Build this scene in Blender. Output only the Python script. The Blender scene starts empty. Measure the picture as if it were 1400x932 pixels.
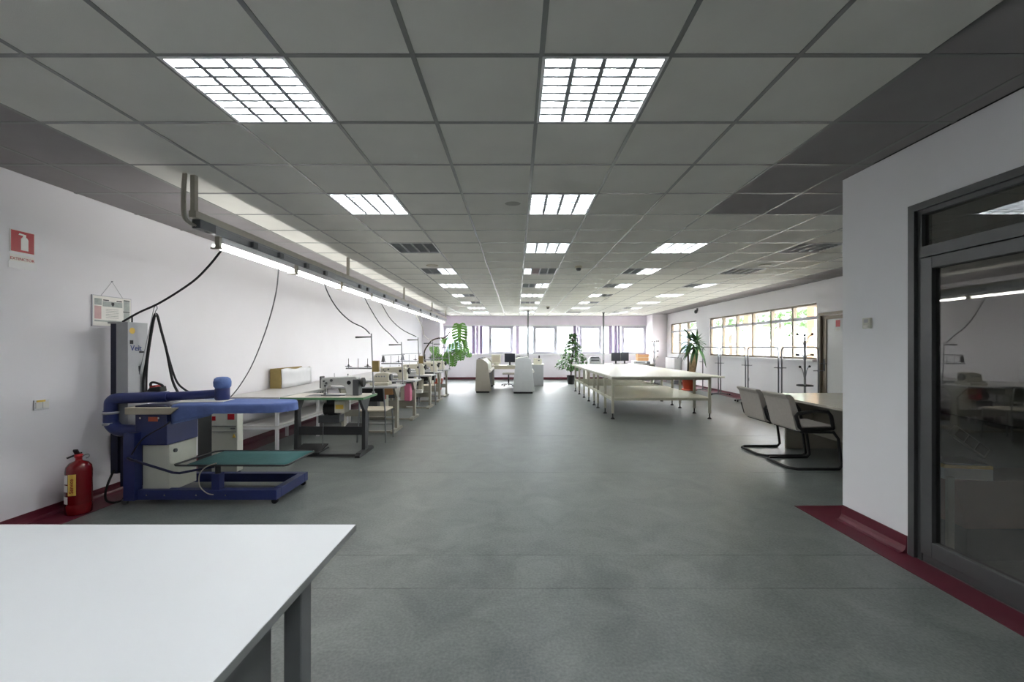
import bpy, math, random
from mathutils import Vector, Matrix
random.seed(7)
PI = math.pi

# ------------------------------------------------------------------ camera, sky, exposure
F, XV, YV, H = 588.5, 706.0, 474.5, 1.40
CEIL = H + 1.3556
scene = bpy.context.scene
COL = scene.collection
cam_data = bpy.data.cameras.new('camera')
cam_data.sensor_width = 36.0
cam_data.lens = F / 1400 * 36.0
cam_data.shift_x = (700 - XV) / 1400
cam_data.shift_y = (YV - 466) / 1400
cam_data.clip_start = 0.05
cam_data.clip_end = 300
cam = bpy.data.objects.new('camera', cam_data)
cam.location = (0, 0, H)
cam.rotation_euler = (PI / 2, 0, 0)
COL.objects.link(cam)
scene.camera = cam

SKY = 11.5          # overcast daylight
TUBE = 17.0        # ceiling luminaire tubes
BATTEN = 6.2      # tubes hung from the suspended rail
EXPOSURE = 1.95
world = bpy.data.worlds.new('overcast_sky')
scene.world = world
world.use_nodes = True
bg = world.node_tree.nodes['Background']
bg.inputs['Color'].default_value = (0.93, 0.95, 1.0, 1)
bg.inputs['Strength'].default_value = SKY
scene.view_settings.view_transform = 'Standard'
scene.view_settings.look = 'None'
scene.view_settings.gamma = 1.0
scene.view_settings.use_curve_mapping = False
scene.view_settings.exposure = EXPOSURE

# ------------------------------------------------------------------ helpers
def P(px, py, d):
    return Vector(((px - XV) * d / F, d, H - (py - YV) * d / F))
def X(px, d): return (px - XV) * d / F
def Z(py, d): return H - (py - YV) * d / F

def lin(c):
    out = []
    for v in c:
        v = v / 255.0
        out.append(v / 12.92 if v <= 0.04045 else ((v + 0.055) / 1.055) ** 2.4)
    return out

MATS = {}
def mat(name, rgb, rough=0.5, metal=0.0, var=0.0, scale=8.0, bump=0.0, bscale=60.0, spec=None, coat=0.0, sheen=0.0):
    if name in MATS: return MATS[name]
    m = bpy.data.materials.new(name); m.use_nodes = True
    nt = m.node_tree; b = nt.nodes['Principled BSDF']
    c = lin(rgb)
    b.inputs['Base Color'].default_value = (*c, 1)
    b.inputs['Roughness'].default_value = rough
    b.inputs['Metallic'].default_value = metal
    if spec is not None: b.inputs['Specular IOR Level'].default_value = spec
    if coat: b.inputs['Coat Weight'].default_value = coat
    tc = nt.nodes.new('ShaderNodeTexCoord')
    if var > 0:
        n = nt.nodes.new('ShaderNodeTexNoise'); n.inputs['Scale'].default_value = scale; n.inputs['Detail'].default_value = 4
        r = nt.nodes.new('ShaderNodeValToRGB')
        r.color_ramp.elements[0].position = 0.3; r.color_ramp.elements[1].position = 0.7
        r.color_ramp.elements[0].color = (*[x * (1 - var) for x in c], 1)
        r.color_ramp.elements[1].color = (*[min(1, x * (1 + var)) for x in c], 1)
        nt.links.new(tc.outputs['Object'], n.inputs['Vector'])
        nt.links.new(n.outputs['Fac'], r.inputs['Fac'])
        nt.links.new(r.outputs['Color'], b.inputs['Base Color'])
    if bump > 0:
        n2 = nt.nodes.new('ShaderNodeTexNoise'); n2.inputs['Scale'].default_value = bscale; n2.inputs['Detail'].default_value = 3
        bp = nt.nodes.new('ShaderNodeBump'); bp.inputs['Strength'].default_value = bump; bp.inputs['Distance'].default_value = 0.01
        nt.links.new(tc.outputs['Object'], n2.inputs['Vector'])
        nt.links.new(n2.outputs['Fac'], bp.inputs['Height'])
        nt.links.new(bp.outputs['Normal'], b.inputs['Normal'])
    MATS[name] = m
    return m
def emit(name, rgb, strength):
    if name in MATS: return MATS[name]
    m = bpy.data.materials.new(name); m.use_nodes = True
    b = m.node_tree.nodes['Principled BSDF']
    b.inputs['Base Color'].default_value = (0.8, 0.8, 0.8, 1)
    b.inputs['Emission Color'].default_value = (*lin(rgb), 1)
    b.inputs['Emission Strength'].default_value = strength
    MATS[name] = m
    return m
def glass(name, tint, refl):
    if name in MATS: return MATS[name]
    m = bpy.data.materials.new(name); m.use_nodes = True
    nt = m.node_tree; nt.nodes.remove(nt.nodes['Principled BSDF'])
    out = nt.nodes['Material Output']
    t = nt.nodes.new('ShaderNodeBsdfTransparent'); t.inputs['Color'].default_value = (*tint, 1)
    g = nt.nodes.new('ShaderNodeBsdfGlossy'); g.inputs['Roughness'].default_value = 0.0
    mx = nt.nodes.new('ShaderNodeMixShader')
    fr = nt.nodes.new('ShaderNodeFresnel')
    geo = nt.nodes.new('ShaderNodeNewGeometry'); mr = nt.nodes.new('ShaderNodeMapRange')   # thin pane: no total reflection at its inner face
    mr.inputs['To Min'].default_value = 1.5; mr.inputs['To Max'].default_value = 1 / 1.5
    nt.links.new(geo.outputs['Backfacing'], mr.inputs['Value']); nt.links.new(mr.outputs[0], fr.inputs['IOR'])
    ma = nt.nodes.new('ShaderNodeMath'); ma.operation = 'MULTIPLY_ADD'; ma.use_clamp = True
    ma.inputs[1].default_value = 1.3; ma.inputs[2].default_value = refl
    nt.links.new(fr.outputs[0], ma.inputs[0]); nt.links.new(ma.outputs[0], mx.inputs[0])
    nt.links.new(t.outputs[0], mx.inputs[1]); nt.links.new(g.outputs[0], mx.inputs[2])
    nt.links.new(mx.outputs[0], out.inputs['Surface'])
    MATS[name] = m
    return m

def smooth_path(pts, n=8):
    pts = [Vector(p) for p in pts]
    if len(pts) < 3: return pts
    out = []
    for i in range(len(pts) - 1):
        p0 = pts[max(i - 1, 0)]; p1 = pts[i]; p2 = pts[i + 1]; p3 = pts[min(i + 2, len(pts) - 1)]
        for k in range(n):
            t = k / n; t2 = t * t; t3 = t2 * t
            out.append(0.5 * ((2 * p1) + (p2 - p0) * t + (2 * p0 - 5 * p1 + 4 * p2 - p3) * t2 + (3 * p1 - p0 - 3 * p2 + p3) * t3))
    out.append(pts[-1])
    return out

class MB:
    def __init__(s): s.v = []; s.f = []; s.s = []
    def add(s, vs, fs, sm=False):
        o = len(s.v)
        s.v += [tuple(v) for v in vs]
        for f in fs:
            s.f.append([i + o for i in f]); s.s.append(sm)
        return s
    def box(s, x0, x1, y0, y1, z0, z1):
        return s.add([(x0,y0,z0),(x1,y0,z0),(x1,y1,z0),(x0,y1,z0),(x0,y0,z1),(x1,y0,z1),(x1,y1,z1),(x0,y1,z1)],
              [(0,3,2,1),(4,5,6,7),(0,1,5,4),(1,2,6,5),(2,3,7,6),(3,0,4,7)])
    def obox(s, c, size, rot):
        c = Vector(c); R = rot.to_3x3() if hasattr(rot, 'to_3x3') else rot
        a, b, d = [q / 2 for q in size]
        vs = [c + R @ Vector((sx*a, sy*b, sz*d)) for sz in (-1,1) for sx, sy in ((-1,-1),(1,-1),(1,1),(-1,1))]
        return s.add(vs, [(0,3,2,1),(4,5,6,7),(0,1,5,4),(1,2,6,5),(2,3,7,6),(3,0,4,7)])
    def beam(s, p, q, w, h, up=(0,0,1)):
        p = Vector(p); q = Vector(q); d = (q - p); L = d.length; d.normalize()
        side = d.cross(Vector(up))
        if side.length < 1e-4: side = d.cross(Vector((0,1,0)))
        side.normalize(); u = side.cross(d)
        R = Matrix((d, side, u)).transposed()
        return s.obox((p + q) / 2, (L, w, h), R)
    def cyl(s, p, q, r, seg=12, r2=None, caps=True):
        p = Vector(p); q = Vector(q); r2 = r if r2 is None else r2
        d = (q - p).normalized(); a = d.orthogonal().normalized(); b = d.cross(a)
        ring = [a * math.cos(2*PI*i/seg) + b * math.sin(2*PI*i/seg) for i in range(seg)]
        vs = [p + k * r for k in ring] + [q + k * r2 for k in ring]
        s.add(vs, [(i, (i+1) % seg, seg + (i+1) % seg, seg + i) for i in range(seg)], True)
        if caps:
            s.add([p + k * r for k in ring], [tuple(range(seg - 1, -1, -1))])
            s.add([q + k * r2 for k in ring], [tuple(range(seg))])
        return s
    def tube(s, pts, r, seg=6, sm=0):
        pts = smooth_path(pts, sm) if sm else [Vector(p) for p in pts]
        n = len(pts); vs = []; a = None
        for i, p in enumerate(pts):
            d = (pts[min(i+1, n-1)] - pts[max(i-1, 0)]).normalized()
            a = d.orthogonal().normalized() if a is None else (a - d * a.dot(d)).normalized()
            b = d.cross(a)
            rr = r[min(len(r)-1, int(i*(len(r)-1)/max(1, n-1)+.5))] if isinstance(r, (list, tuple)) else r
            vs += [p + (a * math.cos(2*PI*k/seg) + b * math.sin(2*PI*k/seg)) * rr for k in range(seg)]
        fs = [(i*seg + k, i*seg + (k+1) % seg, (i+1)*seg + (k+1) % seg, (i+1)*seg + k) for i in range(n-1) for k in range(seg)]
        s.add(vs, fs, True)
        s.add(vs[:seg], [tuple(range(seg - 1, -1, -1))]); s.add(vs[-seg:], [tuple(range(seg))])
        return s
    def lathe(s, c, prof, seg=16):
        c = Vector(c); vs = []; n = len(prof)
        for r, z in prof:
            vs += [c + Vector((r*math.cos(2*PI*k/seg), r*math.sin(2*PI*k/seg), z)) for k in range(seg)]
        fs = [(i*seg + k, i*seg + (k+1) % seg, (i+1)*seg + (k+1) % seg, (i+1)*seg + k) for i in range(n-1) for k in range(seg)]
        s.add(vs, fs, True)
        if prof[0][0] > 1e-5: s.add(vs[:seg], [tuple(range(seg - 1, -1, -1))])
        if prof[-1][0] > 1e-5: s.add(vs[-seg:], [tuple(range(seg))])
        return s
    def prism(s, poly, axis, a, b):
        n = len(poly)
        mk = {'x': lambda p, t: (t, p[0], p[1]), 'y': lambda p, t: (p[0], t, p[1]), 'z': lambda p, t: (p[0], p[1], t)}[axis]
        vs = [mk(p, a) for p in poly] + [mk(p, b) for p in poly]
        return s.add(vs, [tuple(range(n)), tuple(range(2*n-1, n-1, -1))] + [(i, n+i, n+(i+1) % n, (i+1) % n) for i in range(n)])
    def sphere(s, c, r, seg=12, rings=8, sc=(1,1,1), jit=0.0):
        c = Vector(c); vs = []
        for i in range(rings + 1):
            t = PI * i / rings
            for k in range(seg):
                a = 2*PI*k/seg; j = 1 + random.uniform(-jit, jit)
                vs.append(c + Vector((math.sin(t)*math.cos(a)*sc[0], math.sin(t)*math.sin(a)*sc[1], math.cos(t)*sc[2])) * r * j)
        fs = [(i*seg+k, (i+1)*seg+k, (i+1)*seg+(k+1) % seg, i*seg+(k+1) % seg) for i in range(rings) for k in range(seg)]
        return s.add(vs, fs, True)
    def build(s, name, m, parent=None, label=None, bevel=0.0, origin=None, kind=None, local=False):
        off = Vector((0,0,0))
        if parent is not None:
            off = Vector(parent.get('_base', (0,0,0))) if not local else Vector((0,0,0))
        elif origin is not None: off = Vector(origin)
        me = bpy.data.meshes.new(name)
        me.from_pydata([(v[0]-off.x, v[1]-off.y, v[2]-off.z) for v in s.v], [], s.f)
        me.polygons.foreach_set('use_smooth', s.s)
        me.materials.append(MATS[m] if isinstance(m, str) else m)
        # consistent outward normals
        import bmesh
        bm = bmesh.new(); bm.from_mesh(me); bmesh.ops.recalc_face_normals(bm, faces=bm.faces); bm.to_mesh(me); bm.free()
        me.update()
        o = bpy.data.objects.new(name, me); COL.objects.link(o)
        if parent is not None:
            o.parent = parent; o['_base'] = list(off)
        else:
            o.location = off; o['_base'] = list(off)
        if label: o['label'] = label
        if kind: o['kind'] = kind
        if bevel:
            bv = o.modifiers.new('bevel', 'BEVEL'); bv.width = bevel; bv.segments = 2; bv.limit_method = 'ANGLE'
        return o

def thing(name, label, cat, loc=(0,0,0), group=None, rz=0.0):
    o = bpy.data.objects.new(name, None); COL.objects.link(o)
    o.location = loc; o.rotation_euler = (0, 0, rz); o.empty_display_size = 0.1
    o['_base'] = list(loc); o['label'] = label; o['category'] = cat
    if group: o['group'] = group
    return o
def tag(o, label, cat, group=None):
    o['label'] = label; o['category'] = cat
    if group: o['group'] = group
    return o
def copy_tree(o, loc, label=None, group=None, rz=None, parent=None):
    c = o.copy(); COL.objects.link(c); c.parent = parent
    if parent is None:
        c.location = loc
        if rz is not None: c.rotation_euler = (0, 0, rz)
        if label: c['label'] = label
        if group: c['group'] = group
    for ch in list(o.children): copy_tree(ch, None, parent=c)
    return c
def struct(o):
    o['kind'] = 'structure'; return o
def text(name, s, size, m, parent, loc, rot, thick=0.0006, label=None):
    cu = bpy.data.curves.new('lettering', 'FONT'); cu.body = s; cu.size = size; cu.extrude = thick
    cu.align_x = 'CENTER'; cu.align_y = 'CENTER'
    t = bpy.data.objects.new('tmp', cu); COL.objects.link(t)
    me = bpy.data.meshes.new_from_object(t.evaluated_get(bpy.context.evaluated_depsgraph_get()))
    bpy.data.objects.remove(t); bpy.data.curves.remove(cu)
    me.name = name; me.materials.clear(); me.materials.append(MATS[m])
    o = bpy.data.objects.new(name, me); COL.objects.link(o)
    off = Vector(parent.get('_base', (0,0,0)))
    o.parent = parent; o.location = Vector(loc) - off; o.rotation_euler = rot
    if label: o['label'] = label
    return o
ORD = ['nearest','second','third','fourth','fifth','sixth','seventh','eighth','ninth','tenth','eleventh','twelfth']

# ------------------------------------------------------------------ materials
mat('wall_white', (236,234,237), 0.75, var=0.02, scale=1.2, bump=0.05, bscale=150)
mat('wall_far', (236,231,237), 0.7, var=0.02, scale=1.5)
mat('wall_box', (238,238,240), 0.7, var=0.02, scale=1.2, bump=0.04, bscale=150)
mat('lavender', (226,216,228), 0.8, var=0.03, scale=3)
mat('tile_white', (222,221,213), 0.9, var=0.035, scale=3, bump=0.12, bscale=220)
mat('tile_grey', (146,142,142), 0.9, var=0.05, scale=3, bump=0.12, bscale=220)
mat('tile_stain', (160,158,150), 0.9)
mat('grid_metal', (142,143,140), 0.40, 0.75)
mat('slab', (90,90,90), 0.9)
mat('maroon', (92,22,40), 0.4, var=0.1, scale=5)
mat('white_paint', (232,232,232), 0.4)
mat('alu_grey', (186,185,192), 0.45, 0.1, var=0.04)
mat('bronze_frame', (110,98,80), 0.4, 0.3, var=0.06)
mat('frame_dark', (92,93,94), 0.38, 0.5, var=0.05)
mat('black', (18,18,19), 0.45)
mat('rubber', (24,24,25), 0.7)
mat('black_gloss', (14,14,15), 0.2)
mat('chrome', (190,190,192), 0.18, 1.0)
mat('steel', (150,152,154), 0.32, 0.9, var=0.05)
mat('reflector', (224,228,230), 0.3, 0.7)
mat('louvre', (150,154,156), 0.5, 0.2)
mat('tube_off', (205,205,200), 0.4)
emit('tube_on', (250,252,255), TUBE)
emit('tube_red', (150,80,75), 0.6)
emit('batten_on', (255,254,250), BATTEN)
mat('beige_metal', (176,170,156), 0.45, var=0.04)
mat('table_white', (224,226,227), 0.42, var=0.02, scale=2)
mat('edge_grey', (150,153,152), 0.5)
mat('leg_grey', (128,130,132), 0.45, 0.2, var=0.05)
mat('worktop', (196,194,192), 0.4, var=0.03)
mat('white_tube', (214,214,214), 0.4)
mat('navy', (40,50,104), 0.38, var=0.08, scale=4)
mat('navy_dark', (22,26,58), 0.4)
mat('navy_pipe', (42,54,112), 0.3)
mat('blue_cloth', (92,112,168), 0.85, var=0.1, scale=9, bump=0.4, bscale=25)
mat('blue_cloth_light', (108,132,186), 0.9, var=0.12, scale=12, bump=0.5, bscale=20)
mat('teal_cloth', (56,104,104), 0.85, var=0.08, scale=6, bump=0.25, bscale=30)
mat('panel_cream', (205,206,192), 0.45, var=0.03)
mat('panel_grey', (176,178,180), 0.45, var=0.03)
mat('panel_dark', (92,96,94), 0.5)
mat('tan', (186,178,158), 0.55)
mat('orange_label', (222,110,78), 0.6)
mat('red', (178,24,32), 0.4)
mat('red_gloss', (120,8,16), 0.16, var=0.06, scale=4, coat=0.5)
mat('yellow', (232,196,88), 0.5)
mat('paper', (236,234,228), 0.8, var=0.03, scale=20)
mat('paper_pink', (205,170,168), 0.8, var=0.08, scale=20)
mat('paper_grey', (170,176,172), 0.8, var=0.12, scale=30)
mat('ink_blue', (38,60,130), 0.6)
mat('ink_dark', (40,40,44), 0.6)
mat('green_edge', (92,138,98), 0.5, var=0.05)
mat('cream_top', (214,208,196), 0.4, var=0.02)
mat('iron_dark', (62,63,64), 0.45, 0.3, var=0.08)
mat('iron_beige', (168,164,150), 0.45, 0.1, var=0.06)
mat('machine_grey', (192,193,190), 0.35, var=0.03)
mat('machine_beige', (206,202,184), 0.38, var=0.03)
mat('machine_dark', (84,86,88), 0.4)
mat('kraft', (154,134,84), 0.8, var=0.08, scale=10)
mat('cardboard', (186,140,96), 0.8, var=0.06, scale=8)
mat('cardboard_dull', (150,118,100), 0.85, var=0.06, scale=8)
mat('film', (226,226,228), 0.25, var=0.03)
mat('chair_fabric', (178,172,164), 0.85, var=0.04, scale=30, bump=0.15, bscale=200)
mat('seat_wood', (206,196,176), 0.5, var=0.06)
mat('pale_top', (224,222,206), 0.30, var=0.02, scale=2)
mat('pale_shelf', (206,202,182), 0.3, var=0.03)
mat('pale_leg', (190,187,168), 0.4)
mat('conf_top', (196,190,176), 0.22, var=0.03)
mat('conf_panel', (164,158,146), 0.5)
mat('plotter_beige', (168,162,150), 0.45, var=0.03)
mat('plotter_white', (200,203,204), 0.45, var=0.03)
mat('screen', (46,48,56), 0.25)
mat('terracotta', (184,78,50), 0.6, var=0.06)
mat('soil', (50,38,30), 0.9, var=0.2)
mat('bark', (172,148,112), 0.85, var=0.25, scale=14, bump=0.5, bscale=30)
mat('bark_dark', (70,58,46), 0.85, var=0.2, scale=14)
mat('leaf_ficus', (70,112,52), 0.45, var=0.3, scale=5)
mat('leaf_monstera', (82,132,46), 0.4, var=0.3, scale=7)
mat('leaf_dracaena', (52,84,46), 0.5, var=0.3, scale=5)
mat('leaf_outdoor', (52,84,30), 0.7, var=0.35, scale=2)
mat('cream_render', (176,146,112), 0.8, var=0.03)
mat('facade', (150,151,154), 0.85, var=0.03)
mat('rack_chrome', (120,121,124), 0.3, 0.7)
mat('facade_glass', (96,110,120), 0.3)
mat('asphalt', (132,130,126), 0.9, var=0.06)
mat('door_white', (214,214,212), 0.45)
mat('pink', (214,120,150), 0.6)
glass('pane_clear', (0.97, 0.98, 0.97), 0.0)
glass('pane_tinted', (0.80, 0.79, 0.77), 0.06)

def fabric_translucent(name, rgb, fac):
    m = bpy.data.materials.new(name); m.use_nodes = True
    nt = m.node_tree; b = nt.nodes['Principled BSDF']; out = nt.nodes['Material Output']
    b.inputs['Base Color'].default_value = (*lin(rgb), 1); b.inputs['Roughness'].default_value = .85
    tl = nt.nodes.new('ShaderNodeBsdfTranslucent'); tl.inputs['Color'].default_value = (*lin(rgb), 1)
    mx = nt.nodes.new('ShaderNodeMixShader'); mx.inputs[0].default_value = fac
    nt.links.new(b.outputs[0], mx.inputs[1]); nt.links.new(tl.outputs[0], mx.inputs[2]); nt.links.new(mx.outputs[0], out.inputs['Surface'])
    MATS[name] = m
fabric_translucent('blind_lavender', (160,146,170), .20)
fabric_translucent('blind_pale', (206,192,212), .16)
def floor_material():
    m = bpy.data.materials.new('linoleum'); m.use_nodes = True
    nt = m.node_tree; b = nt.nodes['Principled BSDF']
    tc = nt.nodes.new('ShaderNodeTexCoord')
    n1 = nt.nodes.new('ShaderNodeTexNoise'); n1.inputs['Scale'].default_value = 3.0; n1.inputs['Detail'].default_value = 8; n1.inputs['Roughness'].default_value = 0.62; n1.inputs['Distortion'].default_value = 0.8
    n2 = nt.nodes.new('ShaderNodeTexNoise'); n2.inputs['Scale'].default_value = 70.0; n2.inputs['Detail'].default_value = 4
    r = nt.nodes.new('ShaderNodeValToRGB')
    r.color_ramp.elements[0].position = 0.36; r.color_ramp.elements[0].color = (*lin((86,92,90)), 1)
    r.color_ramp.elements[1].position = 0.64; r.color_ramp.elements[1].color = (*lin((122,127,123)), 1)
    mx = nt.nodes.new('ShaderNodeMath'); mx.operation = 'MULTIPLY_ADD'; mx.inputs[1].default_value = 0.45
    ad = nt.nodes.new('ShaderNodeMath'); ad.operation = 'MULTIPLY'; ad.inputs[1].default_value = 0.55
    nt.links.new(tc.outputs['Object'], n1.inputs['Vector']); nt.links.new(tc.outputs['Object'], n2.inputs['Vector'])
    nt.links.new(n1.outputs['Fac'], ad.inputs[0]); nt.links.new(n2.outputs['Fac'], mx.inputs[0]); nt.links.new(ad.outputs[0], mx.inputs[2])
    nt.links.new(mx.outputs[0], r.inputs['Fac']); nt.links.new(r.outputs['Color'], b.inputs['Base Color'])
    rr = nt.nodes.new('ShaderNodeMapRange'); rr.inputs['To Min'].default_value = 0.30; rr.inputs['To Max'].default_value = 0.46
    nt.links.new(n1.outputs['Fac'], rr.inputs['Value']); nt.links.new(rr.outputs[0], b.inputs['Roughness'])
    bp = nt.nodes.new('ShaderNodeBump'); bp.inputs['Strength'].default_value = 0.25; bp.inputs['Distance'].default_value = 0.002
    nt.links.new(n2.outputs['Fac'], bp.inputs['Height']); nt.links.new(bp.outputs['Normal'], b.inputs['Normal'])
    MATS['linoleum'] = m
floor_material()
# ------------------------------------------------------------------ the room
XL, XR, YF, YB = -3.90, 6.23, 18.68, -2.6
BX, BY = 2.653, 3.50                      # face and far corner of the partitioned room on the right

# floor: screed with lino sheets laid on it
fl = struct(MB().box(XL - .1, XR + .1, YB - .1, YF + .1, -0.12, -0.004).build('floor', 'slab'))
seams = [YB, -1.1, 0.9, 2.50, 2.90, 4.82, 6.8, 8.8, 10.8, 12.8, 14.8, 16.8, YF]
for a, b in zip(seams[:-1], seams[1:]):
    MB().box(XL, XR, a + .0015, b - .0015, -0.004, 0.0).build('floor_sheet', 'linoleum', fl)
tr = struct(MB().box(XL, -3.60, YB, YF, 0, .003).build('trim_1', 'maroon'))
mb = MB().box(BX - .20, BX, YB, BY, 0, .003).box(BX - .20, XR, BY, BY + .30, 0, .003)
struct(mb.build('trim_2', 'maroon'))
struct(MB().box(6.0, XR, BY + .30, 17.8, 0, .003).build('trim_3', 'maroon'))

def cove(h, depth=.055):
    return [(0, 0), (0, h), (.007, h), (.010, .05), (.018, .028), (.034, .012), (depth, .005), (depth, 0)]
struct(MB().prism([(XL + p, z) for p, z in cove(.08)], 'y', YB, 17.8).build('baseboard_left', 'maroon'))
struct(MB().prism([(BX - p, z) for p, z in cove(.12)], 'y', 2.92, BY).build('baseboard_partition', 'maroon'))
struct(MB().prism([(XR - p, z) for p, z in cove(.10)], 'y', 8.86, 17.8).build('baseboard_right', 'maroon'))
struct(MB().prism([(YF - p, z) for p, z in cove(.10, .02)], 'x', -3.16, 5.63).build('baseboard_far', 'maroon'))

# walls
struct(MB().box(XL - .2, XL, YB, YF + .2, 0, CEIL + .25).build('wall_left', 'wall_white'))
struct(MB().box(XL - .2, XR + .2, YB - .2, YB, 0, CEIL + .25).build('wall_back', 'wall_white'))
WZ0, WZ1 = 1.10, 2.336
wx0, wx1 = -3.174, 5.618
mb = MB().box(XL - .2, XR + .2, YF, YF + .2, 0, WZ0).box(XL - .2, XR + .2, YF, YF + .2, WZ1, CEIL + .25)
mb.box(XL - .2, wx0, YF, YF + .2, WZ0, WZ1).box(wx1, XR + .2, YF, YF + .2, WZ0, WZ1)
struct(mb.build('wall_far', 'wall_far'))
RZ0, RZ1 = 1.14, 2.33
mb = MB().box(XR, XR + .2, YB, YF + .2, RZ1, CEIL + .25).box(XR, XR + .2, 8.86, YF + .2, 0, RZ0)
mb.box(XR, XR + .2, 17.40, YF + .2, RZ0, RZ1).box(XR, XR + .2, 13.90, 14.90, RZ0, RZ1).box(XR, XR + .2, 8.86, 8.93, RZ0, RZ1)
mb.box(XR, XR + .2, YB, 7.80, 0, RZ1).box(XR, XR + .2, 7.80, 8.86, 2.10, RZ1)
struct(mb.build('wall_right', 'wall_white'))
for x0, x1 in ((XL, -3.16), (5.63, XR)):
    struct(MB().box(x0, x1, 17.8, YF, 0, CEIL + .1).build('pillar', 'wall_far'))
DY0, DY1, DZ = 1.55, 2.905, 2.346           # glazed door opening in the partition
mb = MB().box(BX, BX + .1, DY1, BY, 0, CEIL).box(BX, BX + .1, YB, DY0, 0, CEIL).box(BX, BX + .1, DY0, DY1, DZ, CEIL)
mb.box(BX + .1, XR, BY - .1, BY, 0, CEIL)
struct(mb.build('wall_partition', 'wall_box'))

# ceiling: slab, hung grid, single tiles
ce = struct(MB().box(XL - .2, XR + .2, YB - .2, YF + .2, CEIL + .16, CEIL + .3).build('ceiling', 'slab'))
GX, GY = 0.118, 2.004
LIGHTS = {}
for n, pat in {0:'1111',3:'1111',6:'0000',9:'0011',12:'1111',15:'1100',18:'1100',21:'1111',24:'1111'}.items(): LIGHTS[(-3, n)] = pat
for n, pat in {0:'1111',3:'1111',6:'1111',9:'1r00',12:'0011',15:'1111',18:'0001',21:'1111',24:'1111'}.items(): LIGHTS[(0, n)] = pat
for n, pat in {6:'1111',9:'0011',12:'0011',15:'1100',18:'1100',21:'1111',24:'0000'}.items(): LIGHTS[(3, n)] = pat
for n, pat in {6:'0000',9:'0000',12:'0011',15:'1111',18:'1111',21:'0011',24:'0011'}.items(): LIGHTS[(6, n)] = pat
for n in (-3, -6): LIGHTS[(-3, n)] = '1111'; LIGHTS[(0, n)] = '1111'  # out of view: rows repeated past the camera, added to brighten the near area
TZ = CEIL + .003
tiles = []
for k in range(-7, 11):
    for n in range(-8, 28):
        if (k, n) in LIGHTS: continue
        x0 = max(GX + .6*k, XL); x1 = min(GX + .6*(k+1), XR); y0 = max(GY + .6*n, YB); y1 = min(GY + .6*(n+1), YF)
        if x1 - x0 < .03 or y1 - y0 < .03: continue
        if y0 < BY - .05:                       # tiles stop at the partition
            if x0 >= BX: 
                if y1 <= BY + .03: continue
                y0 = BY
            elif x1 > BX and y1 <= BY: x1 = BX
        cx, cy = (x0+x1)/2, (y0+y1)/2
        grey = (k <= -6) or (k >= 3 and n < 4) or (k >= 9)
        vis = -1
        if cy > .8:
            px = XV + cx*F/cy; py = YV - 1.3556*F/cy
            if -90 < px < 1490 and py > -90:
                vis = 1/cy**2 if not (px > 1150 and cy > 3.0 and cx > BX) else 1e-6
        tiles.append((vis, x0, x1, y0, y1, grey, (k, n)))
tiles.sort(key=lambda t: -t[0])
shared = {}
rest = {True: MB(), False: MB()}
g = .012
for i, (vis, x0, x1, y0, y1, grey, kn) in enumerate(tiles):
    a = [x0 + g, x1 - g, y0 + g, y1 - g]
    if i < 300 and vis > 0:
        full = abs(x1 - x0 - .6) < 1e-4 and abs(y1 - y0 - .6) < 1e-4
        cx, cy = (x0+x1)/2, (y0+y1)/2
        if full and grey in shared:
            o = bpy.data.objects.new('ceiling_tile', shared[grey]); COL.objects.link(o); o.parent = ce; o.location = (cx, cy, TZ)
        else:
            hx, hy = (x1-x0)/2 - g, (y1-y0)/2 - g
            o = MB().box(-hx, hx, -hy, hy, 0, .015).build('ceiling_tile', 'tile_grey' if grey else 'tile_white', ce)
            o.location = (cx, cy, TZ)
            if full: shared[grey] = o.data
    else:
        rest[grey].box(a[0], a[1], a[2], a[3], TZ, TZ + .015)
rest[False].build('ceiling_tile', 'tile_white', ce, kind='stuff')
rest[True].build('ceiling_tile', 'tile_grey', ce, kind='stuff')
for k in range(-6, 11):
    x = GX + .6*k
    y0 = BY if x > BX + .1 else YB
    MB().box(x - .012, x + .012, y0, YF, CEIL, CEIL + .02).build('grid_runner', 'grid_metal', ce)
for n in range(-7, 28):
    y = GY + .6*n
    x1 = BX if y < BY else XR
    MB().box(XL, x1, y - .012, y + .012, CEIL + .0006, CEIL + .02).build('grid_crossbar', 'grid_metal', ce)
MB().prism([(X(701,4.1)+.075*math.cos(t*PI/8), GY+.6*3.45+.06*math.sin(t*PI/8)) for t in range(16)], 'z', TZ-.0008, TZ+.001).build('water_stain', 'tile_stain', ce)

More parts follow.
